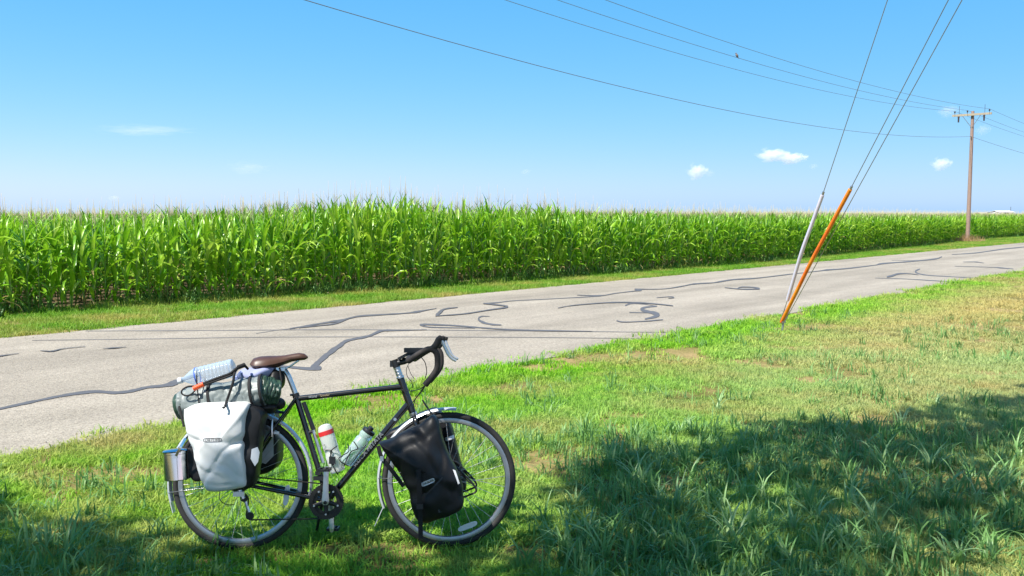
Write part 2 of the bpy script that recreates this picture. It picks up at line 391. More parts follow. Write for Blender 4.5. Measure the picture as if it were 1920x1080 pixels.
fs_.add(fv, [(2 * i, 2 * i + 1, 2 * i + 3, 2 * i + 2) for i in range(len(fu) - 1)])
tag(fs_.build('field_soil', M['soil'], smooth=False), 'bare brown field soil under the corn rows', 'soil', kind='structure')

# sealed cracks, hairline cracks and drawn wire shadows: ribbons on the road, 4 mm proud (pixel polylines, pixel widths)
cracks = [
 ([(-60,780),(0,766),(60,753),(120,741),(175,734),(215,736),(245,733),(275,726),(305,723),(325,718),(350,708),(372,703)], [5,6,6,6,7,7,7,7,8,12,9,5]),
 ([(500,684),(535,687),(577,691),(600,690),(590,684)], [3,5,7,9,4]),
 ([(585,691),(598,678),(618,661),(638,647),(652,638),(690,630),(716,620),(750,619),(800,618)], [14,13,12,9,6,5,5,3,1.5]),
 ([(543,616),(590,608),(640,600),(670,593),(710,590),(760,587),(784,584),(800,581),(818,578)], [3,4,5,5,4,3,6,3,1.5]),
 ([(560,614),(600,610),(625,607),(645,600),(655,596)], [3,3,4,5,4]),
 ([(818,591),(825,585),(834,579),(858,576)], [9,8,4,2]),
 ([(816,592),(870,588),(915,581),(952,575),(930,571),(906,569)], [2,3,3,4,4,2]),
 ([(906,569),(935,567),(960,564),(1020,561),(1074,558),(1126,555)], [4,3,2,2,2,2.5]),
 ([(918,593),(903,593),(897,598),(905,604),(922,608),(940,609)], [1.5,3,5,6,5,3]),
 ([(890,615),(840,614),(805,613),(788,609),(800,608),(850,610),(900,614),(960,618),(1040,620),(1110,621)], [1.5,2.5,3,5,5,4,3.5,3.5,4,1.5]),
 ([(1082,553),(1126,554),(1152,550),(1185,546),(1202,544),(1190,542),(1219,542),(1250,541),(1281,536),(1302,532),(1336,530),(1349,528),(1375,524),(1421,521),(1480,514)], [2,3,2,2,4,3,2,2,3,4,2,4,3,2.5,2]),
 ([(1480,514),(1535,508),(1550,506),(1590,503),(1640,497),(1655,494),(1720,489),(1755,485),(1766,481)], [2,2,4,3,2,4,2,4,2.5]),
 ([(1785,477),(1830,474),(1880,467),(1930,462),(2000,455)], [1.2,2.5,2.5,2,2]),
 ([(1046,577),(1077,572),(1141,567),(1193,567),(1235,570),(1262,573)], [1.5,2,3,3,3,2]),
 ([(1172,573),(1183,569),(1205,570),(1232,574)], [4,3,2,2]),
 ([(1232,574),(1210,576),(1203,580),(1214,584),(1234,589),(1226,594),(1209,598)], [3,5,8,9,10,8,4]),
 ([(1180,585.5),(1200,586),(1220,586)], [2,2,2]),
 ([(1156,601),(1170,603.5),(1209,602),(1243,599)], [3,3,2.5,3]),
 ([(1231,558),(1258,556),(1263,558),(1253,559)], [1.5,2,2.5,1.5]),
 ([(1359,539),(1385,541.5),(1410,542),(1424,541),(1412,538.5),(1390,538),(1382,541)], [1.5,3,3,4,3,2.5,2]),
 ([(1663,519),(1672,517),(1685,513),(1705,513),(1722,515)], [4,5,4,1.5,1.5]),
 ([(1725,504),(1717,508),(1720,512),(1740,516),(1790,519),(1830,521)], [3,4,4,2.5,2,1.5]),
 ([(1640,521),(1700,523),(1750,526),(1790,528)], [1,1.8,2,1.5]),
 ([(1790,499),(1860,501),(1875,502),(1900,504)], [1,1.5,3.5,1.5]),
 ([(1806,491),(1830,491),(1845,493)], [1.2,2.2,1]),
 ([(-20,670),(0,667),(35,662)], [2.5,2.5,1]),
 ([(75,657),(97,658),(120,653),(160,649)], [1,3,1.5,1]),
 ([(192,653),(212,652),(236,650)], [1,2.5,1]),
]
hair_and_wire_shadow = [  # first two long lines draw overhead wires' cast shadows; the rest are thin cracks
 ([(160,620.5),(400,619.5),(640,618),(900,619.5),(1150,622),(1330,624)], 1.3),
 ([(60,638),(300,635),(500,632),(760,631.5),(1000,632.5),(1240,635)], 1.1),
 ([(480,625),(520,619),(545,616)], 1.0),
 ([(1672,488),(1720,488),(1755,485)], .9),
]
def ribbon(pts, ws, z):
    P = catmull([(a, b, 0) for a, b in pts], 6); W = []
    for i in range(len(ws) - 1):
        for k in range(6): W.append(ws[i] + (ws[i + 1] - ws[i]) * k / 6)
    W.append(ws[-1]); vs = []
    for i, p in enumerate(P):
        t = (P[min(i + 1, len(P) - 1)] - P[max(i - 1, 0)]).normalized(); n = Vector((-t.y, t.x, 0))
        hw = W[i] * .5 * (1 + .35 * noise.noise(Vector((p.x * .07, p.y * .15, 0))) + .25 * noise.noise(Vector((p.x * .35, p.y * .6, 3))))
        vs += [ground(*(p + n * hw).xy, z + i * 3e-5), ground(*(p - n * hw).xy, z + i * 3e-5 + 4e-5)]
    return vs, [(2 * i, 2 * i + 1, 2 * i + 3, 2 * i + 2) for i in range(len(P) - 1)]
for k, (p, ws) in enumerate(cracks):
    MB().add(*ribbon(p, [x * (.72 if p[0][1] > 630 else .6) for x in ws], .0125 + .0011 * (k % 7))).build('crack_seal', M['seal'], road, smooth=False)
for k, (p, x) in enumerate(hair_and_wire_shadow):
    MB().add(*ribbon(p, [x] * len(p), .0105 + .0004 * k)).build('hairline_and_wire_shadow', M['hair_and_wire_shadow'], road, smooth=False)

# ------------------------------------------------------------------ corn
def leaf_geo(L, wmax, a0, a1, seg=7, seed=0, wave=.012, swing=.0):
    rr = random.Random(seed); vs = []; fs = []; p = Vector((0, 0, 0)); sw = rr.uniform(-swing, swing)
    for i in range(seg + 1):
        t = i / seg; a = a0 + (a1 - a0) * t ** 1.3
        wd = wmax * min(1, .35 + 2.6 * t) * max(0.02, (1 - t ** 2.2)) * .5
        side = Vector((-math.sin(sw * t), math.cos(sw * t), 0)); tw = rr.uniform(-.25, .25) * t
        up = Vector((0, 0, 1))
        e = side * math.cos(tw) + up * math.sin(tw); lift = wd * .45
        nrm = Vector((-math.cos(a), 0, math.sin(a)))
        vs += [p + e * wd + nrm * lift + up * rr.uniform(-wave, wave), p, p - e * wd + nrm * lift + up * rr.uniform(-wave, wave)]
        p = p + Vector((math.sin(a) * math.cos(sw * t), math.sin(a) * math.sin(sw * t), math.cos(a))) * (L / seg)
    for i in range(seg):
        b = 3 * i; fs += [(b, b + 1, b + 4, b + 3), (b + 1, b + 2, b + 5, b + 4)]
    return vs, fs
def mesh_from(name, vs, fs, mat):
    me = bpy.data.meshes.new(name); me.from_pydata([tuple(v) for v in vs], [], fs)
    me.polygons.foreach_set('use_smooth', [True] * len(me.polygons)); me.materials.append(mat); return me
LEAF = {}
specs = {'up': (.50, .074, 6, 40), 'up2': (.62, .09, 8, 60), 'mid': (.80, .108, 14, 115), 'mid2': (.84, .112, 20, 145), 'mid3': (.76, .10, 10, 75), 'low': (.66, .085, 25, 140), 'dry': (.55, .055, 50, 165)}
for i, (k, (L_, w_, a, b)) in enumerate(specs.items()):
    for j in range(2):
        vs, fs = leaf_geo(L_ * (1 - .08 * j), w_ * .86, R(a), R(b), 7, 10 * i + j, swing=.5)
        LEAF[k, j] = (mesh_from('corn_leaf', vs, fs, M['corn_dry' if k == 'dry' else 'corn']), vs, fs)
st = MB(); st.tube([(0, 0, 0), (0, 0, .5), (.004, 0, 1.1), (.002, .003, 1.56)], [.013, .012, .010, .006], 6)
STALK = mesh_from('stalk', st.v, st.f, M['stalk'])
ts = MB(); ts.tube([(0, 0, 1.5), (.004, 0, 1.68), (.012, .004, 1.98)], [.004, .005, .003], 4)
ts1 = MB(); ts1.tube([(0, 0, 1.5), (-.006, .004, 1.66), (.004, -.008, 1.80)], [.004, .004, .002], 3)
for k in range(4):
    a = k * 2.4; rr = .07 + .02 * (k % 3); z0 = 1.60 + .015 * k
    ts.tube([(0, 0, z0), (math.cos(a) * rr * .5, math.sin(a) * rr * .5, z0 + .09), (math.cos(a) * rr, math.sin(a) * rr, z0 + .15)], [.0022, .0025, .0015], 3)
TASSEL = mesh_from('tassel', ts.v, ts.f, M['tassel'])
er = MB(); er.tube([(.012, 0, .72), (.03, 0, .79), (.05, 0, .87), (.062, 0, .93)], [.008, .022, .02, .005], 6)
EAR = mesh_from('ear', er.v, er.f, M['stalk'])
def plant_layout(v):
    rr = random.Random(100 + v); out = []; az = rr.uniform(0, 6.28)
    n = 13
    for i in range(n):
        t = i / (n - 1); z = rr.uniform(.02, .14) + 1.18 * t ** .95
        k = ('dry' if (i == 0 and rr.random() < .4) or (i in (1, 2, 5) and rr.random() < .1) else 'low' if i < 3 else rr.choice(['mid', 'mid2', 'mid3']) if i < 10 else rr.choice(['up2', 'mid3']) if i < 11 else 'up' if i > 11 else 'up2')
        a = az + (math.pi if i % 2 else 0) + rr.uniform(-.55, .55)
        s = rr.uniform(.85, 1.12)
        out.append((k, rr.randrange(2), Matrix.Translation((0, 0, z)) @ Matrix.Rotation(a, 4, 'Z') @ Matrix.Rotation(rr.uniform(-.12, .12), 4, 'X') @ Matrix.Scale(s, 4)))
    return out
LAY = [plant_layout(v) for v in range(8)]
def full_plant(v):
    me = bpy.data.meshes.new('corn_plant_mesh'); V = []; F = []; MI = []
    def put(vs, fs, mt, mi):
        o = len(V); V.extend(mt @ Vector(x) for x in vs); F.extend(tuple(i + o for i in f) for f in fs); MI.extend([mi] * len(fs))
    I = Matrix.Identity(4)
    put(st.v, st.f, I, 1)
    if v % 2 == 0: put(ts.v, ts.f, I, 2)
    else: put(ts1.v, ts1.f, I, 2)
    if v % 2: put(er.v, er.f, I, 1)
    for k, j, mt in LAY[v]:
        put(LEAF[k, j][1], LEAF[k, j][2], mt, 3 if k == 'dry' else 0)
    me.from_pydata([tuple(x) for x in V], [], F)
    for mm in ('corn', 'stalk', 'tassel', 'corn_dry'): me.materials.append(M[mm])
    me.polygons.foreach_set('material_index', MI); me.polygons.foreach_set('use_smooth', [True] * len(F))
    return me
plants = []                                          # (row, u, c, height)
def bumpy(u, c): return 1 + .05 * noise.noise(Vector((u * .7, c * .7, 2))) + .12 * (random.random() - .5)
row = 0
for row in range(70):
    c_off = row * .76
    step = .19 if row < 9 else .3 if row < 25 else .5
    umin = -6 - c_off * .2; umax = 105 + c_off
    u = umin
    while u < umax:
        c = interp(u, CT) + c_off + random.uniform(-.06, .06)
        p = uc(u, c)
        if p.y > 3 and abs(p.x) / p.y < .78 or row < 2:
            h = interp(u, HT); h = h + (1.56 - h) * min(1, row / 14)
            if not (row < 2 and abs(u - 61.5) < .6): plants.append((row, u, c, h * bumpy(u, c) / 1.66))
        u += step * random.uniform(.75, 1.25) * (1 if u < 60 else 1.5)
front = sorted([p for p in plants if p[0] == 0 and p[1] > -.5], key=lambda p: p[1])[:300]
frontset = set(front)
LBL = 'green corn plant with tan tassel in the field edge row facing the road'
for i, (r_, u, c, h) in enumerate(front):
    e = bpy.data.objects.new('corn_plant', None); COL.objects.link(e); e.empty_display_size = .1
    tag(e, LBL, 'corn plant', 'corn plants in the front row along the road')
    e.location = uc(u, c, .004); e.rotation_euler = (random.uniform(-.06, .06), random.uniform(-.06, .06), random.uniform(0, 6.28)); e.scale = (.95, .95, h)
    v = i % 8
    for nm, me in (('stalk', STALK), ('tassel', TASSEL)) + ((('ear', EAR),) if v % 2 else ()):
        o = bpy.data.objects.new(nm, me); COL.objects.link(o); o.parent = e
    for k, j, mt in LAY[v]:
        o = bpy.data.objects.new('leaf', LEAF[k, j][0]); COL.objects.link(o); o.parent = e; o.matrix_basis = mt
rest = [p for p in plants if p not in frontset]
n = len(rest)
scatter('corn_field', [uc(u, c, .004) for r_, u, c, h in rest], np.c_[rng.uniform(-.06, .06, n), rng.uniform(-.06, .06, n), rng.uniform(0, 6.28, n)],
        np.array([[.95, .95, h] for *_, h in rest]), rng.integers(0, 8, n), [full_plant(v) for v in range(8)], 'dense rows of tasselled green corn filling the field', 'corn field')

# ------------------------------------------------------------------ grass
def tuft(name, nb, rad, h0, h1, wd, mat, seed, spread=.6, seg=2):
    rr = random.Random(seed); V = []; F = []
    for _ in range(nb):
        a = rr.uniform(0, 6.28); q = rad * math.sqrt(rr.random()); x, y = q * math.cos(a), q * math.sin(a)
        a2 = rr.uniform(0, 6.28); h = rr.uniform(h0, h1); ln = rr.uniform(.05, spread); d = Vector((math.cos(a2), math.sin(a2), 0)); s = Vector((-d.y, d.x, 0))
        w_ = wd * rr.uniform(.7, 1.3) * .5; o = len(V); base = Vector((x, y, -.004))
        for k in range(seg):
            t = k / seg; p = base + d * (ln * h * t * t * 1.3) + Vector((0, 0, h * (t - .25 * ln * t * t)))
            V += [p + s * w_ * (1 - .35 * t), p - s * w_ * (1 - .35 * t)]
        V.append(base + d * (ln * h * 1.3) + Vector((0, 0, h * (1 - .45 * ln))))
        for k in range(seg - 1): F.append((o + 2 * k, o + 2 * k + 1, o + 2 * k + 3, o + 2 * k + 2))
        F.append((o + 2 * seg - 2, o + 2 * seg - 1, o + 2 * seg))
    return mesh_from(name, V, F, mat)
def grass_field(name, us_, cs_, dens, sources, label, cull=True, zone=None, smin=.7, smax=1.25):
    pts = []
    return pts
LAWN = [tuft('lawn_tuft', 26, .09, .018, .07, .0066, M['grass'], s, 1.0, 2) for s in range(6)]
COARSE = [tuft('coarse_tuft', 9, .06, .06, .19, .0095, M['coarse'], 40 + s, 1.2, 3) for s in range(4)]
VERGE = [tuft('verge_tuft', 24, .13, .05, .14, .009, M['verge'], 80 + s, .9, 2) for s in range(4)]
pts, sc_, ix = [], [], []
bare = lambda x, y: noise.fractal(Vector((x * .8, y * .8, 4.2)), .8, 2, 5)
tries = 0
while tries < 150000:
    tries += 1
    Y = 3.2 + 30 * random.random() ** 2.0
    X = random.uniform(-.62, .66) * (Y + .8)
    c = N.x * X + N.y * Y
    edge = C0 - .02 + .12 * noise.noise(Vector((X * 2.1, Y * 2.1, 7)))
    if (c > edge and (c > edge + .35 or random.random() < .9 + .3 * (c - edge))) or (c < -3 and Y > 16): continue
    # density falls off with distance
    b = bare(X, Y)
    if b > .20 and random.random() < min(.93, .35 + (b - .2) * 4): continue
    s = random.uniform(.65, 1.2) * (1 + .35 * noise.noise(Vector((X * .9, Y * .9, 1)))) * (1 if Y < 9 else 1 + (Y - 9) * .02)
    u_ = D.x * X + D.y * Y
    if c > C0 - .9: s *= 1.25
    pts.append((X, Y, 0)); sc_.append((s * (1 if Y < 10 else 1.3), s * (1 if Y < 10 else 1.3), s)); ix.append(random.randrange(6))
n = len(pts)
scatter('lawn_grass', pts, np.c_[rng.uniform(-.15, .15, n), rng.uniform(-.15, .15, n), rng.uniform(0, 6.28, n)], np.array(sc_), ix, LAWN, 'mown green lawn grass with dry yellow patches beside the road', 'grass')
pts, sc_, ix = [], [], []
for _ in range(13000):
    Y = 3.4 + 12 * random.random() ** 1.6; X = random.uniform(-.6, .64) * (Y + .5); c = N.x * X + N.y * Y
    if c > C0 - .1: continue
    wgt = .08 + (.5 if X > .3 and Y < 7 else .04) + .5 * noise.noise(Vector((X * .7, Y * .7, 9)))
    if random.random() > wgt: continue
    s = random.uniform(.6, 1.25); pts.append((X, Y, 0)); sc_.append((s, s, s)); ix.append(random.randrange(4))
n = len(pts)
scatter('coarse_grass', pts, np.c_[np.zeros(n), np.zeros(n), rng.uniform(0, 6.28, n)], np.array(sc_), ix, COARSE, 'coarse broad bladed weed grass through the lawn', 'grass')
pts, sc_, ix = [], [], []
for _ in range(34000):
    u = -14 + 112 * random.random() ** 1.35; cm = interp(u, CT)
    c = random.uniform(C1 - .03 + .12 * noise.noise(Vector((u * 2, 3, 0))), cm + .3)
    p = uc(u, c); s = random.uniform(.5, .95) * (1.6 if c > cm - .25 else 1)
    if c > cm - .2 and random.random() < .5: continue
    pts.append((p.x, p.y, 0)); sc_.append((s, s, s)); ix.append(random.randrange(4))
n = len(pts)
scatter('verge_grass', pts, np.c_[np.zeros(n), np.zeros(n), rng.uniform(0, 6.28, n)], np.array(sc_), ix, VERGE, 'strip of yellow green grass between road and corn', 'grass')
WEED = [tuft('weed_tuft', 16, .12, .10, .30, .022, M['weed'], 120 + s_, 1.1, 3) for s_ in range(3)] + [tuft('litter_tuft', 7, .15, .02, .12, .03, M['corn_dry'], 130 + s_, 2.4, 2) for s_ in range(2)]
pts, sc_, ix = [], [], []
for _ in range(11000):
    u = -8 + 95 * random.random() ** 1.3; c = interp(u, CT) + random.uniform(-.32, 1.7)
    if noise.noise(Vector((u * .35, 2, 0))) + .35 < random.random() * .7: continue
    p = uc(u, c); s_ = random.uniform(.5, 1.3); pts.append((p.x, p.y, .004)); sc_.append((s_, s_, s_)); ix.append(random.choice((0, 1, 2, 0, 1, 3, 4)))
n = len(pts)
scatter('field_edge_weeds', pts, np.c_[np.zeros(n), np.zeros(n), rng.uniform(0, 6.28, n)], np.array(sc_), ix, WEED, 'low dark weeds and dry leaf litter along the foot of the corn', 'weeds')
PEB = []
for k in range(4):
    mb_ = MB(); blob(mb_, (0, 0, 0), (.011, .009, .006), None, .5, 90, 7, 4, k); PEB.append(mesh_from('pebble', mb_.v, mb_.f, M['pebble']))
pts, sc_, ix = [], [], []
for _ in range(9000):
    u = -12 + 60 * random.random() ** 1.5; c = random.choice((C0, C0, C1)) + random.gauss(0, .16)
    p = uc(u, c); s_ = random.uniform(.25, 1.1) ** 1.5; pts.append((p.x, p.y, .010)); sc_.append((s_, s_, s_)); ix.append(random.randrange(4))
n = len(pts)
scatter('edge_gravel', pts, rng.uniform(0, 6.28, (n, 3)) * np.array([.2, .2, 1]), np.array(sc_), ix, PEB, 'loose gravel crumbs along the broken road edges', 'gravel')
# tall grass clumps standing out of the lawn
def clump_mesh(seed):
    rr = random.Random(seed); m = MB()
    for _ in range(rr.randrange(8, 14)):
        L_ = rr.uniform(.14, .32); vs, fs = leaf_geo(L_, rr.uniform(.011, .019), R(rr.uniform(3, 25)), R(rr.uniform(50, 130)), 5, rr.randrange(9999), .001, .4)
        mt = Matrix.Translation((rr.uniform(-.03, .03), rr.uniform(-.03, .03), -.005)) @ Matrix.Rotation(rr.uniform(0, 6.28), 4, 'Z')
        m.add([mt @ v for v in vs], fs)
    return mesh_from('grass_clump', m.v, m.f, M['clump'])
CL = [clump_mesh(s) for s in range(7)]
spots = [(1150,880),(1012,838),(1230,1030),(1290,905),(1335,990),(1390,945),(1440,1005),(1205,1010),(1480,905),(1530,990),(1575,870),(1640,1000),(1650,880),(1700,930),(1745,890),(1790,960),(1800,840),(1850,905),(1890,980),(1150,985),(1080,950),(1130,1060),(1380,1050),(1480,1075),(1590,1065),(1700,1068),(1860,1066),(1265,960),(1545,800),(1690,800),(1760,765),(1870,790),(1905,860),(1250,820),(1345,770),(1600,930),(1420,870),(1060,1050),(980,1068),(1960,930),(1730,1020),(1310,1075),(1015,985),(1560,1035),(1820,1020),(120,1055)]
rs_ = random.Random(3)
spots += [(rs_.uniform(1020, 1915), rs_.uniform(800, 1075)) for _ in range(55)]
for i, (a, b) in enumerate(spots):
    o = bpy.data.objects.new('grass_clump', CL[i % 7]); COL.objects.link(o); o.location = ground(a, b)
    s = random.uniform(.7, 1.15) * (.85 if b < 850 else 1); o.scale = (s, s, s); o.rotation_euler = (0, 0, random.uniform(0, 6.28))
    tag(o, 'tall clump of arching broad grass blades rising above the mown lawn', 'grass clump', 'tall grass clumps in the lawn')

# ------------------------------------------------------------------ utility poles, wires, guys
UP_DIR = Vector((0, 0, 1))
POLE_H = 7.75
def upole(label, base, h=POLE_H, arm=True, rad=.125):
    t = thing('utility_pole', label, 'utility pole', base, group='utility poles along the road')
    b = Vector(base)
    MB().tube([b - Vector((0, 0, .3)), b + UP_DIR * h * .5, b + UP_DIR * h], [rad, rad * .85, rad * .68], 14).build('pole_shaft', M['pole'], t)
    top = b + UP_DIR * (h - .22)
    if arm:
        ca = top - D * .16
        MB().box(ca, (1.08, .05, .06), (-N, D, UP_DIR)).build('crossarm', M['arm'], t, smooth=False)
        for s in (-1, 1):
            MB().tube([ca - N * s * .5 - UP_DIR * .05 - D * .06, b + UP_DIR * (h - .95) - D * .11 - N * s * .03], .017, 6).build('arm_brace', M['galv'], t)
            c = ca - N * s * .7 - D * .1 - UP_DIR * .12
            MB().lathe(c, UP_DIR, [(0, -.3), (.045, -.3), (.05, -.05), (.06, 0), (.06, .05), (0, .06)], 10).build('cutout', M['porc'], t)
            MB().tube([ca - N * s * .7 + UP_DIR * .06, ca - N * s * .7 + UP_DIR * .55], .012, 5).build('arrester_rod', M['porc'], t)
        for q in (-.95, -.25, .95):
            c = ca - N * q + UP_DIR * .065
            MB().lathe(c, UP_DIR, [(.012, 0), (.012, .08), (.045, .09), (.05, .12), (.03, .14), (.045, .16), (.03, .19), (0, .2)], 10).build('insulator', M['porc'], t)
        MB().tube([b + UP_DIR * (h - 1.5) - D * .12, b + UP_DIR * (h - 1.5) - D * .24], .03, 6).build('bracket', M['galv'], t)
    return t
pA = at_depth(1814, 452, 54.5); pA.z = 0
pB = pA - D * 66; pC = pA + D * 60
upole('weathered wooden utility pole with crossarm at the corn field edge', pA)
upole('wooden utility pole holding the other ends of the long wire span', pB, POLE_H + 1.9)
upole('wooden utility pole carrying the wires on down the road', pC)
def span(a, b, sag, k=40):
    return [a.lerp(b, i / k) - UP_DIR * (4 * sag * (i / k) * (1 - i / k)) for i in range(k + 1)]
wpos = []
for q, lab, sg in ((.95, 'overhead power wire on the crossarm end toward the road', 1.3), (-.25, 'overhead power wire beside the pole top with the bird on it', 1.25), (-.95, 'overhead power wire on the crossarm end toward the corn', 1.45)):
    off = UP_DIR * (POLE_H - .22 + .065 + .2) - D * .16 - N * q
    for a, b, nm in ((pB, pA, ''), (pA, pC, ' beyond the pole')):
        pth = span(a + off + UP_DIR * (1.9 if a is pB else 0), b + off, sg if not nm else .6)
        if not nm: wpos.append(pth)
        tag(MB().tube(pth, .008, 5).build('power_wire', M['wire'], base=pth[0]), lab.replace(' with the bird on it', '' if nm else ' with the bird on it') + nm, 'wire', 'overhead wires')
off = UP_DIR * (POLE_H - 1.5) - D * .2
for a, b, nm in ((pB, pA, 'lowest thick overhead cable on the utility pole'), (pA, pC, 'lowest overhead cable continuing beyond the pole')):
    tag(MB().tube(span(a + off + UP_DIR * (1.9 if a is pB else 0), b + off, 1.75 if b is pA else .6), .0095, 5).build('communication_cable', M['wire'], base=a + off), nm, 'cable', 'overhead wires')
# bird on the middle wire
best = min(wpos[1], key=lambda p: abs(960 + FPX * p.x / p.y - 1356))
bx = best + Vector((0, 0, .008))
bpos = bx.copy(); bx = Vector((0, 0, 0)); BS = Matrix.Translation(bpos) @ Matrix.Scale(.62, 4)
bt = thing('bird', 'small dark bird perched on the overhead wire', 'bird', bpos)
ax = (Vector((.75, 0, .66)), Vector((0, 1, 0)), Vector((-.66, 0, .75)))
m = MB(); blob(m, bx + Vector((0, 0, .11)), (.12, .07, .075), (Vector((-.5, 0, .87)), Vector((0, 1, 0)), Vector((.87, 0, .5))), .03, 6, 12, 8)
blob(m, bx + Vector((-.055, 0, .235)), (.042, .04, .04), None, .02, 6, 10, 7); m.build('body', M['bird'], bt, BS)
MB().tube([bx + Vector((.03, 0, .05)), bx + Vector((.11, 0, -.07))], [.03, .02], 6, flat=.4).build('tail', M['bird'], bt, BS)
MB().tube([bx + Vector((-.09, 0, .235)), bx + Vector((-.125, 0, .228))], [.011, .002], 6).build('beak', M['porc'], bt, BS)
MB().tube([bx + Vector((0, .02, .0)), bx + Vector((0, .02, .07))], .005, 4).build('leg', M['porc'], bt, BS)
MB().tube([bx + Vector((0, -.02, .0)), bx + Vector((0, -.02, .07))], .005, 4).build('leg', M['porc'], bt, BS)
# dry weeds round the pole foot
m = MB(); rr = random.Random(5)
for _ in range(260):
    a = rr.uniform(0, 6.28); q = rr.uniform(.14, 1.0); b = pA + Vector((math.cos(a) * q, math.sin(a) * q, 0)); h = rr.uniform(.2, .6) * (1.1 - q * .6)
    m.tube([b, b + Vector((rr.uniform(-.12, .12), rr.uniform(-.12, .12), h))], [.013, .005], 3, False)
tag(m.build('dry_weeds', M['dryweed'], smooth=False, base=pA), 'dry tan weeds around the foot of the utility pole', 'weeds', kind='stuff')
# guy wires on the near verge
anchor = ground(1465, 622); PG = Vector((5.35, 8.0, 0))
upole('bare wooden pole holding the upper ends of the guy wires', PG, 10.2, False, .16)
def guy_end(px):                                     # where the sight plane through anchor pixel and (px, 0) meets the pole
    r0, r1 = ray(1465, 622), ray(px, 0); nn = r0.cross(r1)
    z = CAMH - (nn.x * PG.x + nn.y * PG.y) / nn.z
    return Vector((PG.x, PG.y, z))
def on_line(a, b, py):                               # point of line a-b seen at pixel row py
    lo, hi = 0.0, 1.0
    for _ in range(40):
        t = (lo + hi) / 2; p = a.lerp(b, t); y = 540 - FPX * ((p - CAM).dot(Vector((0, SP, CP))) / (p - CAM).dot(Vector((0, CP, -SP))))
        if y > py: lo = t
        else: hi = t
    return a.lerp(b, lo)
ga = anchor + Vector((0, 0, .14))
rod = thing('guy_anchor', 'rusty grey anchor rod and clamps where the guy wires meet the lawn', 'anchor', anchor)
MB().tube([anchor - Vector((0, 0, .1)), ga + Vector((.03, 0, .04))], .016, 8).build('anchor_rod', M['galv'], rod)
for k in range(3):
    c = ga + Vector((.02 + .022 * k, -.01 * k, .03 + .06 * k)); MB().box(c, (.028, .04, .034)).build('clamp', M['galv'], rod, smooth=False)
MB().tube(catmull([ga + Vector((.03, 0, .04)), ga + Vector((.06, .02, .07)), ga + Vector((.05, .03, .0)), ga + Vector((.01, .02, -.02)), ga + Vector((.03, 0, .04))]), .008, 6).build('thimble', M['galv'], rod)
for px, gy, off, lab, gmat in ((1670, (563, 366), (-.02, 0), 'white', 'white_guard'), (1783, (618, 355), (0, 0), 'orange', 'orange_guard'), (1806, None, (.05, .03), '', None)):
    e = guy_end(px); a = ga + Vector((off[0], off[1], 0)); dirn = (e - a).normalized()
    nm = {'white': 'steel guy wire running up out of the white guard tube', 'orange': 'steel guy wire running up out of the orange guard tube', '': 'bare steel guy wire running close behind the orange guard tube'}[lab]
    tag(MB().tube([a, e], .0055, 6).build('guy_wire', M['galv'], base=a), nm, 'guy wire', 'guy wires')
    if gmat:
        p0, p1 = on_line(a, e, gy[0]), on_line(a, e, gy[1])
        t = thing('guy_guard', {'white': 'long white plastic guard tube leaning on its guy wire', 'orange': 'long orange plastic guard tube leaning on its guy wire'}[lab], 'guard tube', p0, group='guy wire guards')
        mid = p0.lerp(p1, .5) + Vector((-.03, 0, -.015))
        L3 = [p0, p0.lerp(mid, .5), mid, mid.lerp(p1, .5), p1]
        MB().tube(catmull(L3), .026 if lab == 'orange' else .025, 12).build('tube', M[gmat], t)
        MB().tube([p1, p1 + dirn * .05], .016, 8).build('end_cap', M['galv'], t)

# ------------------------------------------------------------------ far barns
def barn(label, x0, x1, top, Y, mat, wallh, mast=False):
    a, b = at_depth(x0, 400, Y), at_depth(x1, 400, Y); rz = at_depth((x0 + x1) / 2, top, Y).z
    c = (a + b) / 2; hx = (b.x - a.x) / 2; c.z = 0; ez = wallh
    t = thing('barn', label, 'barn', c)
    MB().box(c + Vector((0, 0, ez / 2)), (hx, 6, ez / 2)).build('wall', M[mat], t, smooth=False)
    m = MB(); o = .4
    vs = [c + Vector((s * (hx + o), y, z)) for s in (-1, 1) for y, z in ((-6.4, ez - .05), (0, rz), (6.4, ez - .05), (6.4, ez - .2), (0, rz - .15), (-6.4, ez - .2))]
    m.add(vs, [(0, 1, 7, 6), (1, 2, 8, 7), (3, 4, 10, 9), (4, 5, 11, 10), (0, 5, 4, 1), (1, 4, 3, 2), (6, 7, 10, 11), (7, 8, 9, 10), (0, 6, 11, 5), (2, 3, 9, 8)])
    m.build('roof', M[mat], t, smooth=False)
    MB().box(c + Vector((0, -6.02, 1.2)), (1.8, .03, 1.2)).build('door', M['barn_dark'], t, smooth=False)
    if mast: MB().tube([c + Vector((hx + 1, 0, 0)), c + Vector((hx + 1, 0, rz + 2.6))], .16, 6).build('vent_stack', M['barn_dark'], t)
barn('far white metal barn above the corn tops', 1865, 1892, 395.0, 620, 'barn_white', 2.6, True)
barn('far low tan shed beside the white barn', 1833.5, 1861, 398.2, 640, 'barn_tan', 1.6)

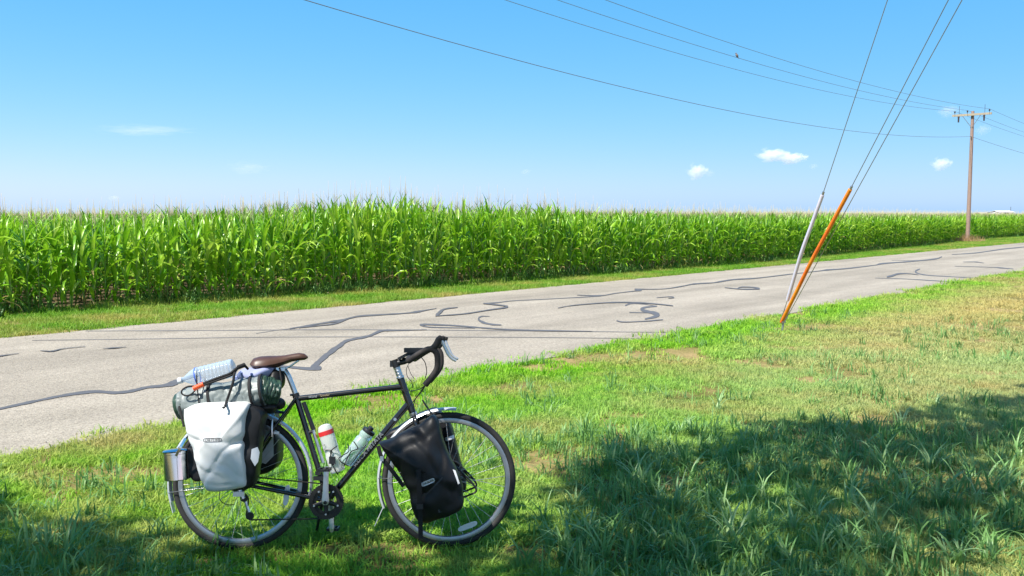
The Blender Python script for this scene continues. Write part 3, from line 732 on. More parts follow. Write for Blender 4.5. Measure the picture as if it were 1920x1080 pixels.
# ------------------------------------------------------------------ shade tree behind the camera
poly = [ground(*p).xy for p in ((1010,930),(1060,885),(1130,868),(1125,838),(1190,832),(1225,850),(1300,850),(1310,790),(1335,768),(1450,786),(1560,792),(1640,798),(1690,762),(1760,742),(1920,722))] + [Vector(q) for q in ((9, 8.6), (9, -1), (-6, -1), (-6, 5.3))] + [ground(*p).xy for p in ((-60,935),(30,928),(75,968),(140,985),(235,962),(270,1000),(330,1022),(430,1034),(600,1026),(800,1020),(930,1012),(1000,985))]
def inside(p, pl):
    r_ = False; j = len(pl) - 1
    for i in range(len(pl)):
        a, b = pl[i], pl[j]
        if (a.y > p.y) != (b.y > p.y) and p.x < (b.x - a.x) * (p.y - a.y) / (b.y - a.y) + a.x: r_ = not r_
        j = i
    return r_
tr = thing('shade_tree', 'broad leafy tree standing behind the viewpoint that shades the lawn', 'tree', (1.2, -3.6, 0))
rr = random.Random(21); V = []; F = []; cents = []
while len(cents) < 900:
    q = Vector((rr.uniform(-6, 9), rr.uniform(-1, 9)))
    if not inside(q, poly): continue
    h = rr.uniform(4.6, 8.2); c = Vector((q.x, q.y, 0)) + TOSUN * (h / TOSUN.z); cents.append(c)
for c in cents:
    sg = rr.uniform(.13, .36)
    for _ in range(46):
        p = c + Vector((rr.gauss(0, sg), rr.gauss(0, sg), rr.gauss(0, sg * .6)))
        gq = p - TOSUN * (p.z / TOSUN.z)
        if not inside(Vector((gq.x + rr.gauss(0, .08), gq.y + rr.gauss(0, .08))), poly): continue
        a = rr.uniform(0, 6.28); tl = rr.uniform(-.7, .7); s = rr.uniform(.05, .09)
        e1 = Vector((math.cos(a), math.sin(a), tl * .4)) * s; e2 = Vector((-math.sin(a), math.cos(a), tl)) * s * .55; o = len(V)
        V += [p - e1, p + e2, p + e1, p - e2]; F.append((o, o + 1, o + 2, o + 3))
m = MB(); m.v = V; m.f = F; m.build('crown', M['leaf'], tr, smooth=False)
tb = Vector((1.2, -3.6, 0))
MB().tube([tb - Vector((0, 0, .2)), tb + Vector((0, .1, 1)), tb + Vector((.1, .3, 2.6)), tb + Vector((.1, .7, 4.2)), tb + Vector((0, 1.2, 5.6))], [.34, .27, .23, .19, .13], 14).build('trunk', M['bark'], tr)
for k in range(14):
    c = cents[k * 60]; s0 = tb + Vector((.05, .5 + .04 * k, 3.2 + .15 * k)); mid = s0.lerp(c, .5) + Vector((0, 0, .5))
    MB().tube(catmull([s0, mid, c], 5), [.09 - .007 * i for i in range(11)], 7).build('limb', M['bark'], tr)
# ------------------------------------------------------------------ small clouds low over the field
def cloud_mat(name, dens, sc3, thr):
    m, nt, b = new_mat(name); nt.nodes.remove(b)
    tc = node(nt, 'ShaderNodeTexCoord'); O = tc.outputs['Object']
    ln = node(nt, 'ShaderNodeVectorMath', operation='LENGTH'); nt.links.new(O, ln.inputs[0])
    nz = noise_node(nt, sc3, 4, .6, O)
    f = node(nt, 'ShaderNodeMath', operation='SUBTRACT'); f.inputs[0].default_value = 1.0; nt.links.new(ln.outputs['Value'], f.inputs[1])
    g_ = node(nt, 'ShaderNodeMath', operation='MULTIPLY_ADD'); nt.links.new(nz.outputs[0], g_.inputs[0]); g_.inputs[1].default_value = 2.2; nt.links.new(f.outputs[0], g_.inputs[2])
    h = node(nt, 'ShaderNodeMapRange'); nt.links.new(g_.outputs[0], h.inputs[0]); h.inputs[1].default_value = thr; h.inputs[2].default_value = thr + .7; h.inputs[4].default_value = dens
    e = node(nt, 'ShaderNodeMapRange'); nt.links.new(f.outputs[0], e.inputs[0]); e.inputs[1].default_value = 0; e.inputs[2].default_value = .25
    k = node(nt, 'ShaderNodeMath', operation='MULTIPLY'); nt.links.new(h.outputs[0], k.inputs[0]); nt.links.new(e.outputs[0], k.inputs[1])
    v = node(nt, 'ShaderNodeVolumePrincipled'); v.inputs['Color'].default_value = (1, 1, 1, 1); nt.links.new(k.outputs[0], v.inputs['Density'])
    nt.links.new(v.outputs[0], nt.nodes['Material Output'].inputs['Volume'])
    return m
CM, CT_, CS = cloud_mat('cumulus', .06, 2.1, 1.38), cloud_mat('faint_cloud', .014, 1.9, 1.3), cloud_mat('streak_cloud', .0032, 2.6, 1.3)
for px, py, wx, hy, cm, lab in (
    (1448, 290, 40, 17, CM, 'small flat white cloud, wider of a joined pair'), (1484, 296, 38, 15, CM, 'small white cloud joined to the end of a wider one'),
    (1307, 321, 26, 20, CM, 'small puffy white cloud low over the corn'), (1330, 325, 12, 10, CT_, 'tiny wisp of cloud beside the puffy white cloud'),
    (1765, 307, 25, 17, CM, 'small white cloud beside the utility pole shaft'), (1778, 208, 26, 15, CT_, 'faint cloud beside the crossarm end'),
    (1843, 243, 18, 14, CT_, 'faint cloud just past the utility pole'), (985, 322, 12, 8, CT_, 'tiny faint speck of cloud alone above the corn'),
    (270, 244, 110, 12, CS, 'long thin streak of white cloud'), (465, 315, 52, 16, CS, 'short slanting streak of thin cloud'), (213, 371, 15, 8, CT_, 'tiny cloud just above the corn tassels'),
    (1525, 312, 11, 8, CT_, 'tiny faint puff below the joined pair of clouds')):
    Yc = 2600.0; c = at_depth(px, py, Yc); k = Yc / FPX
    m = MB(); blob(m, (0, 0, 0), (1, 1, 1), None, .0, 1, 20, 12)
    o = m.build('cloud', cm, base=(0, 0, 0), smooth=True); o.location = c; o.scale = (wx * k, wx * k * .7, hy * k)
    tag(o, lab, 'cloud', 'small clouds')
# ------------------------------------------------------------------ the bicycle: local frame x forward, y away from the road-side camera, z up its lean
LEAN, YAW = R(8), R(1.5)
c_r, c_f = ground(450, 1033), ground(842, 1028)
BO = c_r + Vector((0, 0, .006))
ex = (c_f - c_r).normalized(); away = Vector((-ex.y, ex.x, 0))
ez = Vector((0, 0, math.cos(LEAN))) + away * math.sin(LEAN); ey = ez.cross(ex)
BX = Matrix(((ex.x, ey.x, ez.x, BO.x), (ex.y, ey.y, ez.y, BO.y), (ex.z, ey.z, ez.z, BO.z), (0, 0, 0, 1)))
BINV = BX.inverted()
def BP(px, py, off=0.0):                            # photo pixel on the plane 'off' metres to the near side of the wheels' plane
    r = BINV.to_3x3() @ ray(px, py); o = BINV @ CAM
    t = (-off - o.y) / r.y
    return o + r * t
PXM = 1 / 371.0
WR = .342
WB = (c_f - c_r).length
AX_R, AX_F = Vector((0, 0, WR)), Vector((WB, 0, WR))
YA = Vector((0, 1, 0)); XA = Vector((1, 0, 0)); ZA = Vector((0, 0, 1))
bike = thing('bicycle', 'black touring bicycle with drop bars and silver fenders standing on the lawn', 'bicycle', (WB / 2, 0, 0), BX)
def part(mb, name, mat, parent=bike, smooth=True): return mb.build(name, M[mat] if isinstance(mat, str) else mat, parent, BX, smooth)
BB = BP(615, 937); ST_T = BP(555, 742); TT_R, TT_F = BP(556, 747.5), BP(756, 724.5)
HT_T, HT_B = BP(751, 709), BP(774, 775)
hax = (HT_T - HT_B).normalized()
# frame
f = MB()
f.tube([BB, ST_T], .0145, 14); f.tube([TT_R, TT_F], .0143, 14); f.tube([BB, BP(765, 758)], .0165, 14)
f.tube([HT_B, HT_T], .0185, 16)
for s in (-1, 1):
    f.tube([BB + YA * s * .03, BB.lerp(AX_R, .45) + YA * s * .042, AX_R + YA * s * .066], [.011, .011, .008], 10)
    f.tube([ST_T + Vector((0, s * .014, -.015)), ST_T.lerp(AX_R, .35) + YA * s * .036, AX_R + YA * s * .066], [.0085, .0085, .007], 10)
    f.box(AX_R + YA * s * .066, (.02, .003, .018))
f.lathe(BB - YA * .036, YA, [(0, 0), (.021, 0), (.021, .072), (0, .072)], 16)
f.tube([ST_T - XA * .012 + ZA * .004, ST_T - XA * .03 + ZA * .004], .006, 6)
f.tube([ST_T.lerp(AX_R, .33) - YA * .034, ST_T.lerp(AX_R, .33) + YA * .034], .007, 8)
frame = part(f, 'frame', 'black')
def on_tube(a, b, r, roll=0):                       # matrix: text plane on the near side of tube a-b, reading from a to b
    t = (b - a).normalized(); nrm = -YA; up = nrm.cross(t)
    return Matrix(((t.x, up.x, nrm.x, a.x + nrm.x * r), (t.y, up.y, nrm.y, a.y + nrm.y * r), (t.z, up.z, nrm.z, a.z + nrm.z * r), (0, 0, 0, 1)))
text_mesh('top_tube_lettering', 'World', .016, M['decal'], frame, on_tube(BP(579, 744.5), BP(756, 724.5), .0155), BX)
text_mesh('model_lettering', 'Traveller', .014, M['tan'], frame, on_tube(BP(600, 742), BP(756, 724.5), .0155), BX)
text_mesh('down_tube_lettering', 'KOGA MIYATA', .032, M['decal'], frame, on_tube(BP(664, 872), BP(765, 758), .0178), BX, .0006)
part(MB().lathe(BP(741, 786, .012), YA, [(0, -.012), (.008, -.012), (.008, -.004), (0, -.004)], 10), 'cable_stop', 'alloy')
# head set, spacers, stem, fork
part(MB().lathe(HT_T, hax, [(.0, 0), (.021, 0), (.021, .008), (.0165, .012), (.0165, .02), (.018, .021), (.018, .027), (.0165, .028), (.0165, .036), (.018, .037), (.018, .043), (.0165, .044), (.0165, .052), (.018, .053), (.018, .060), (0, .062)], 18), 'headset', 'alloy')
part(MB().lathe(HT_B, -hax, [(.0, -.004), (.022, -.004), (.022, .008), (.019, .014), (0, .014)], 18), 'crown_race', 'alloy')
clamp = BP(770, 671)
s_ = MB(); stt = HT_T + hax * .058
s_.tube([stt - hax * .0, stt + hax * .042], .0185, 14); s_.tube([stt + hax * .022, stt.lerp(clamp, .55) + ZA * .003, clamp], [.016, .0145, .016], 12)
s_.tube([clamp - YA * .022, clamp + YA * .022], .02, 14); s_.box(stt + hax * .02 - XA * .02, (.008, .012, .016))
part(s_, 'stem', 'blackmetal')
fk = MB(); crown = HT_B - hax * .03
fk.tube([HT_B - hax * .01, crown], [.0185, .02], 12)
for s in (-1, 1):
    k1 = crown + YA * s * .034 - hax * .03; k2 = k1 - hax * .2 + YA * s * .004
    fk.tube(catmull([crown + YA * s * .008, k1, k2, AX_F.lerp(k2, .35) + YA * s * .033 - XA * .012, AX_F + YA * s * .052], 4), [.017] * 4 + [.0145] * 4 + [.0125] * 4 + [.0095] * 4 + [.008], 10, flat=.8)
fork = part(fk, 'fork', 'black')
# seatpost and saddle
sd = (ST_T - BB).normalized()
ptop = BP(532, 697)
part(MB().tube([ST_T - sd * .02, BP(552, 733), BP(541, 705), BP(535, 695), BP(528, 692.5)], [.0136, .0136, .0136, .013, .011], 12), 'seatpost', 'alloy')
part(MB().lathe(ST_T + sd * .0, sd, [(0, -.012), (.0185, -.012), (.0185, .012), (.014, .013)], 14), 'seat_collar', 'blackmetal')
sdl = MB(); stn = [(473, 678, 686, .050), (478, 671, 691, .072), (488, 668, 694, .080), (505, 667, 693, .074), (520, 667, 689, .056), (534, 666, 683.5, .040), (548, 663.5, 678, .028), (561, 661.5, 676, .023), (571, 663, 675, .020), (577, 668, 672, .010)]
vsd = []; K = 16
for px, yt, yb, hw in stn:
    a, b = BP(px, yt), BP(px, yb); c = (a + b) / 2; h = (a.z - b.z) / 2
    for k in range(K):
        an = 2 * math.pi * k / K; cy, sz = math.cos(an), math.sin(an)
        zz = abs(sz) ** .7 * (1 if sz > 0 else -1)
        drop = -.35 * h * abs(cy) ** 3 if sz > 0 else 0
        vsd.append(Vector((a.x, cy * hw, c.z + zz * h + drop)))
fsd = [(i * K + k, i * K + (k + 1) % K, (i + 1) * K + (k + 1) % K, (i + 1) * K + k) for i in range(len(stn) - 1) for k in range(K)]
fsd += [tuple(range(K - 1, -1, -1)), tuple((len(stn) - 1) * K + k for k in range(K))]
saddle = part(sdl.add(vsd, fsd), 'saddle', 'leather')
for s in (-1, 1):
    part(MB().tube(catmull([BP(492, 688) + YA * s * .035, BP(508, 693) + YA * s * .024, BP(535, 691) + YA * s * .022, BP(560, 676) + YA * s * .008]), .0035, 6), 'saddle_rail', 'alloy', saddle)
part(MB().box(BP(528, 692), (.022, .028, .008)), 'saddle_clamp', 'alloy', bike, False)
# wheels
sp = MB(); sp.tube([(0, 0, 0), (0, 0, 1)], .0013, 5, False)
SPK = mesh_from('spoke', sp.v, sp.f, M['spoke'])
def wheel(ax_, label_refl, rear):
    w_ = thing('wheel', None, None, (0, 0, 0)); 
    w_.parent = bike; w_.matrix_world = Matrix.Identity(4)
    w_.matrix_parent_inverse = Matrix.Identity(4); w_.matrix_basis = Matrix.Translation(ax_ - Vector((WB / 2, 0, 0)))
    WM[w_.name] = BX @ Matrix.Translation(ax_)
    tp = [(WR - .017 + .0165 * math.cos(a), .0165 * math.sin(a)) for a in [2 * math.pi * k / 12 for k in range(12)]]
    part(MB().ring(ax_, YA, tp, 80), 'tyre', 'rubber', w_)
    rp = [(WR - .030, -.010), (WR - .030, .010), (WR - .036, .0115), (WR - .052, .009), (WR - .056, 0), (WR - .052, -.009), (WR - .036, -.0115)]
    part(MB().ring(ax_, YA, rp, 80), 'rim', 'rim', w_)
    part(MB().lathe(ax_ - YA * .05, YA, [(0, -.012), (.009, -.012), (.009, .008), (.022, .012), (.022, .016), (.013, .02), (.013, .08), (.022, .084), (.022, .088), (.009, .092), (.009, .112), (0, .112)], 16), 'hub', 'alloy', w_)
    for k in range(32):
        a = 2 * math.pi * k / 32 + .05; side = 1 if k % 2 else -1; ha = a + (1.25 if (k // 2) % 2 else -1.25)
        p0 = Vector((math.cos(ha) * .021, side * .034, math.sin(ha) * .021)); p1 = Vector((math.cos(a) * (WR - .053), side * .004, math.sin(a) * (WR - .053)))
        d_ = p1 - p0; o = bpy.data.objects.new('spoke', SPK); COL.objects.link(o); o.parent = w_
        o.matrix_basis = Matrix.Translation(p0) @ d_.to_track_quat('Z', 'Y').to_matrix().to_4x4() @ Matrix.Diagonal((1, 1, d_.length, 1))
    rf, dr = label_refl
    e1 = Vector((dr[0], 0, dr[1])).normalized(); e2 = Vector((-e1.z, 0, e1.x)); vs = []; 
    for yy in (-.012, -.004):
        for k in range(16):
            a = 2 * math.pi * k / 16; ca, sa = math.cos(a), math.sin(a)
            vs.append(rf + e1 * (.052 * math.copysign(abs(ca) ** .6, ca)) + e2 * (.0135 * math.copysign(abs(sa) ** .7, sa)) + YA * yy)
    part(MB().add(vs, [tuple(range(16)), tuple(range(31, 15, -1))] + [(k, 16 + k, 16 + (k + 1) % 16, (k + 1) % 16) for k in range(16)]), 'reflector', 'reflector', w_, False)
    return w_
rw = wheel(AX_R, (BP(538, 928), (.15, 1)), True)
fw = wheel(AX_F, (BP(877, 986), (1, .38)), False)
cas = MB()
for k in range(8):
    r_ = .052 - .0038 * k; cas.lathe(AX_R - YA * (.026 + .0038 * k), -YA, [(0, 0), (r_ * .6, 0), (r_, .0), (r_, .0018), (0, .0018)], 26)
part(cas, 'cassette', 'darksteel')
# fenders
def fender(ax_, a0, a1, name):
    prof = [(WR + .012, -.024), (WR + .021, -.018), (WR + .025, 0), (WR + .021, .018), (WR + .012, .024), (WR + .010, .0225), (WR + .019, .017), (WR + .023, 0), (WR + .019, -.017), (WR + .010, -.0225)]
    return part(MB().lathe(ax_, -YA, prof + [prof[0]], 60, a0, a1, XA), name, 'fender')
rfd = fender(AX_R, R(-12), R(196), 'rear_fender'); ffd = fender(AX_F, R(84), R(203), 'front_fender')
def flap(ax_, a, par):
    p = ax_ + Vector((math.cos(a), 0, math.sin(a))) * (WR + .018); d1 = Vector((-math.sin(a), 0, math.cos(a)))
    q = BP(703, 985) if par is ffd else p + d1 * .06
    t = (q - p).normalized(); part(MB().box((p + q) / 2, ((q - p).length / 2, .02, .0018), (t, YA, t.cross(YA))), 'mudflap', 'reflex_grey', par, False)
flap(AX_F, R(202), ffd); flap(AX_R, R(195), rfd)
for ax_, a, fd in ((AX_R, R(150), rfd), (AX_R, R(188), rfd), (AX_F, R(178), ffd)):
    for s in (-1, 1):
        part(MB().tube([ax_ + YA * s * .06, ax_ + Vector((math.cos(a) * (WR + .016), s * .024, math.sin(a) * (WR + .016)))], .002, 5), 'fender_stay', 'alloy', fd)
# brakes
for nm, c, par in (('rear_brake', ST_T.lerp(AX_R, .40), bike), ('front_brake', crown - hax * .075 + XA * .03, bike)):
    b_ = MB()
    for s in (-1, 1):
        b_.tube([c + YA * s * .045 - ZA * .03, c + YA * s * .05 + ZA * .02, c + YA * s * .04 + ZA * .055], [.008, .007, .006], 8); b_.box(c + YA * s * .025 - ZA * .012 + XA * .008, (.025, .006, .006))
    b_.tube([c - YA * .04 + ZA * .055, c + ZA * .085, c + YA * .04 + ZA * .055], .0015, 5)
    part(b_, nm, 'alloy')
# crankset
cr = MB(); cy = BB - YA * .055
def annulus(m, c, ro, ri, th, seg, teeth=0):
    vs = []; fs = []
    for i in range(seg):
        a = 2 * math.pi * i / seg; ro_ = ro + (teeth if i % 2 else 0)
        for rr_, yy in ((ro_, 0), (ro_, th), (ri, th), (ri, 0)): vs.append(c + Vector((math.cos(a) * rr_, yy, math.sin(a) * rr_)))
    for i in range(seg):
        j = (i + 1) % seg
        for q in range(4): fs.append((i * 4 + q, i * 4 + (q + 1) % 4, j * 4 + (q + 1) % 4, j * 4 + q))
    return m.add(vs, fs)
annulus(cr, cy, .086, .066, .003, 88, .004); annulus(cr, cy + YA * .008, .068, .050, .003, 64, .003)
crank = part(MB().lathe(cy - YA * .004, YA, [(0, 0), (.024, 0), (.024, .02), (0, .02)], 18), 'crankset', 'blackmetal')
part(cr, 'chainring', 'darksteel', crank, False)
for k in range(5):
    a = R(90 + 36 + 72 * k); d_ = Vector((math.cos(a), 0, math.sin(a)))
    part(MB().tube([cy + d_ * .015, cy + d_ * .066], [.013, .009], 8, flat=.45, up=d_.cross(YA)), 'spider_arm', 'blackmetal', crank)
    part(MB().lathe(cy + d_ * .062 - YA * .006, -YA, [(0, 0), (.005, 0), (.005, .003), (0, .003)], 8), 'chainring_bolt', 'alloy', crank)
def crank_arm(y, d_, nm):
    a0 = BB + YA * y - d_ * .012; a1 = BB + YA * y + d_ * .178; t = d_; sd_ = YA.cross(t); m = MB()
    prof = [(0, .010), (.008, .017), (.022, .0185), (.06, .0145), (.14, .0125), (.17, .013), (.184, .0105), (.19, .005)]
    vs = []
    for h_, w2 in prof:
        for sx, sy in ((-1, -1), (-.75, -1.25), (.75, -1.25), (1, -1), (1, 1), (.75, 1.2), (-.75, 1.2), (-1, 1)): vs.append(a0 + t * h_ + sd_ * (w2 * sx) + YA * (.0062 * sy))
    n_ = len(prof); m.add(vs, [(i * 8 + k, i * 8 + (k + 1) % 8, (i + 1) * 8 + (k + 1) % 8, (i + 1) * 8 + k) for i in range(n_ - 1) for k in range(8)] + [tuple(range(7, -1, -1)), tuple((n_ - 1) * 8 + k for k in range(8))])
    part(m, 'crank_arm', 'alloy', crank)
dn = Vector((.02, 0, 1)).normalized()
crank_arm(-.075, dn, 'right'); crank_arm(.075, -Vector((-.05, 0, 1)).normalized(), 'left')
part(MB().lathe(BB - YA * .086, -YA, [(0, -.004), (.009, -.004), (.009, 0), (.006, .001), (0, .0012)], 12), 'crank_bolt', 'darksteel', crank)
for s, d_ in ((-1, dn), (1, -Vector((-.05, 0, 1)).normalized())):
    c = BB + d_ * .17 + YA * s * .125
    pd = part(MB().tube([c - YA * s * .05, c + YA * s * .045], .0075, 8), 'pedal', 'blackmetal')
    for q in (-1, 1): part(MB().box(c + XA * q * .026, (.004, .034, .007)), 'pedal_cage', 'blackmetal', pd, False)
    for q in (-1, 1): part(MB().box(c + YA * q * .033, (.024, .003, .006)), 'pedal_plate', 'blackmetal', pd, False)
# chain, derailleurs
ch = MB(); ay = YA * -.045
dpos = AX_R + Vector((.03, -.045, -.075)); djk = AX_R + Vector((.06, -.045, -.165))
cp = [AX_R + ay + ZA * .035, BB + ay + ZA * .086]
ch.tube([AX_R + ay + ZA * .036 - XA * .0, BB + ay + ZA * .087 - XA * .02], .0035, 6)
ch.tube([djk - ZA * .02, BB + ay - ZA * .086], .0035, 6)
ch.tube(catmull([AX_R + ay + ZA * .036, AX_R + ay - XA * .036, AX_R + ay - ZA * .034, dpos + XA * .02, djk - XA * .02, djk - ZA * .02], 5), .0035, 6)
part(ch, 'chain', 'darksteel')
rdm = MB(); rdm.box(AX_R + Vector((.012, -.078, -.05)), (.028, .008, .012)); rdm.tube([AX_R + Vector((.0, -.072, -.01)), dpos + YA * -.02], .012, 8); rdm.tube([dpos, djk], .008, 8, flat=.5)
rdl = part(rdm, 'rear_derailleur', 'alloy')
for c in (dpos, djk): part(MB().lathe(c - YA * .006, YA, [(0, 0), (.02, 0), (.02, .006), (0, .006)], 14), 'jockey_wheel', 'darksteel', rdl)
fd_ = MB(); fd_.box(BB + Vector((-.03, -.05, .115)), (.035, .002, .010)); fd_.box(BB + Vector((-.03, -.034, .115)), (.035, .002, .010)); fd_.box(BB + Vector((-.045, -.03, .14)), (.012, .018, .010))
part(fd_, 'front_derailleur', 'blackmetal', bike, False)
ks = BB + Vector((-.035, .03, -.02)); kend = BINV @ (Vector((0, 0, .003)) + (BX @ Vector((BB.x - .06, .30, 0))) * 1.0)
kg = BX @ Vector((BB.x - .1, .24, 0)); kg.z = .004
part(MB().tube([ks, BINV @ kg], [.009, .007], 8), 'kickstand', 'blackmetal')
# handlebar
ho = .20
tape_r = .0152
ramp_px = [(767, 676), (778, 668.5), (790, 661), (803, 655), (813, 656.5), (819, 664), (820.5, 676), (819.5, 690), (812.5, 703), (796.5, 722.5)]
hb = MB(); hb.tube([clamp - YA * .13, clamp + YA * .13], .0128, 12)
bar = part(hb, 'handlebar', 'blackmetal')
for s in (-1, 1):
    pr = [BP(a, b, ho) for a, b in ramp_px]; pr = [Vector((p.x, s * ho, p.z)) for p in pr]
    pth = [clamp + YA * s * .06, clamp + YA * s * .12, pr[0].lerp(clamp, .12) * 1.0]
    pth[2] = Vector((clamp.x + (pr[0].x - clamp.x) * .7, s * ho * .93, clamp.z + (pr[0].z - clamp.z) * .7))
    part(MB().tube(catmull(pth + pr, 5), tape_r, 12), 'bar_tape', 'tape', bar)
    hd = [Vector((p.x, s * ho, p.z)) for p in (BP(806, 656, ho), BP(815, 650, ho), BP(820, 643, ho), BP(823, 637, ho), BP(829, 632.5, ho))]
    hood = part(MB().tube(catmull(hd, 4), [.015] * 4 + [.017] * 4 + [.017] * 4 + [.0165] * 4 + [.011], 12), 'brake_hood', 'tape', bar)
    part(MB().tube([hd[-1] - ZA * .012, hd[-1] + XA * .006 + ZA * .004], [.013, .010], 10), 'hood_horn', 'tape', bar)
    lv = [Vector((p.x, s * ho, p.z)) for p in (BP(828, 636, ho), BP(831, 645, ho), BP(836, 656, ho), BP(841, 666, ho), BP(848, 673, ho), BP(855.5, 677, ho))]
    part(MB().tube(catmull(lv, 4), [.0085] * 4 + [.0075] * 8 + [.0065] * 8 + [.004], 8, flat=1.3), 'brake_lever', 'reflex_grey', bar)
bm = MB(); a_, b_ = BP(759, 656), BP(797, 657); bm.box((a_ + b_) / 2, ((b_ - a_).length / 2, .055, .012)); bm.box((a_ + b_) / 2 - ZA * .022 - XA * .012, (.026, .03, .012))
part(bm, 'bag_mount', 'blackmetal', bike, False)
a_, b_ = BP(747, 673), BP(764, 664); t_ = (b_ - a_).normalized()
part(MB().box((a_ + b_) / 2, ((b_ - a_).length / 2, .024, .007), (t_, YA, t_.cross(YA))).tube([(a_ + b_) / 2, (a_ + b_) / 2 - ZA * .03 + XA * .008], .008, 8), 'cycle_computer', 'blackmetal', bike, False)
def cable(pts, nm='brake_cable', r=.0024): part(MB().tube(catmull([BP(*p) for p in pts], 6), r, 6, False), nm, 'blackmetal')
cable([(790, 670, .12), (797, 680, .11), (800, 697, .1), (797, 710, .09)])
cable([(797, 722, .19), (788, 729, .12), (772, 733, .06), (750, 731, .02), (735, 733, .018)])
cable([(797, 722, .19), (786, 738, .14), (773, 755, .05), (756, 775, .025), (735, 800, .022)])
cable([(798, 722, .2), (790, 735, .14), (778, 750, .06), (776, 765, .02), (782, 790, .03)])
cable([(768, 680, .02), (762, 692, .03), (764, 706, .02), (772, 716, .01), (774, 728, .01)], r=.0018)
cable([(764, 684, .02), (770, 700, .02), (777, 711, .02)], r=.0015)
cable([(553, 745, .02), (545, 757, .03), (540, 770, .03)], r=.002)
cable([(412, 922, .09), (412, 936, .1), (424, 946, .09), (440, 946, .085)], r=.0022)
# bottle cages
def cage(a, b, r):
    t = (b - a).normalized(); side = YA; out = t.cross(YA).normalized(); m = MB(); 
    return m
# racks
rk = MB(); pz = BP(460, 772).z
rails = []
for s in (-1, 1):
    rk.tube(catmull([BP(525, 773) + YA * s * .03, Vector((BP(505, 772).x, s * .055, pz)), Vector((BP(420, 772).x, s * .055, pz)), Vector((BP(352, 772).x, s * .055, pz)), Vector((BP(345, 772).x, s * .03, pz))]), .005, 8)
    for px in (478, 440, 400): rk.tube([Vector((BP(px, 772).x, s * .056, pz)), AX_R + Vector((-.004, s * .074, .02))], .005, 8)
    rk.tube([Vector((BP(352, 800).x + .02, s * .06, pz - .1)), Vector((BP(490, 800).x, s * .06, pz - .1))], .005, 8)
for px in (505, 460, 415, 365): rk.tube([Vector((BP(px, 772).x, -.055, pz)), Vector((BP(px, 772).x, .055, pz))], .0045, 8)
rk.tube([BP(525, 773) + YA * .03, ST_T.lerp(AX_R, .2) + YA * .034], .004, 6); rk.tube([BP(525, 773) - YA * .03, ST_T.lerp(AX_R, .2) - YA * .034], .004, 6)
part(rk, 'rear_rack', 'blackmetal')
for s in (-1, 1):
    fr = MB(); pl = [(826, 872), (852, 874), (868, 888), (884, 904), (893, 920), (880, 928), (866, 931), (846, 915), (826, 872)]
    q = [BP(a, b, .085) for a, b in pl]; fr.tube(catmull([Vector((p.x, s * .085, p.z)) for p in q]), .005, 8)
    q2 = [BP(866, 890, .085), BP(880, 905, .085), BP(890, 908, .085)]; fr.tube([Vector((p.x, s * .085, p.z)) for p in q2], .004, 6)
    fr.tube([AX_F + YA * s * .055, Vector((BP(858, 905, .085).x, s * .085, BP(858, 905, .085).z))], .006, 8)
    fr.tube([Vector((BP(826, 872, .085).x, s * .085, BP(826, 872, .085).z)), fk.v[0] * 0 + (crown - hax * .12 + YA * s * .045)], .005, 8)
    part(fr, 'low_rider_rack', 'blackmetal')
part(MB().tube([BP(812, 783, .03), BP(805, 770, .03), BP(792, 750, .03)], .0045, 6), 'rack_hook', 'blackmetal')

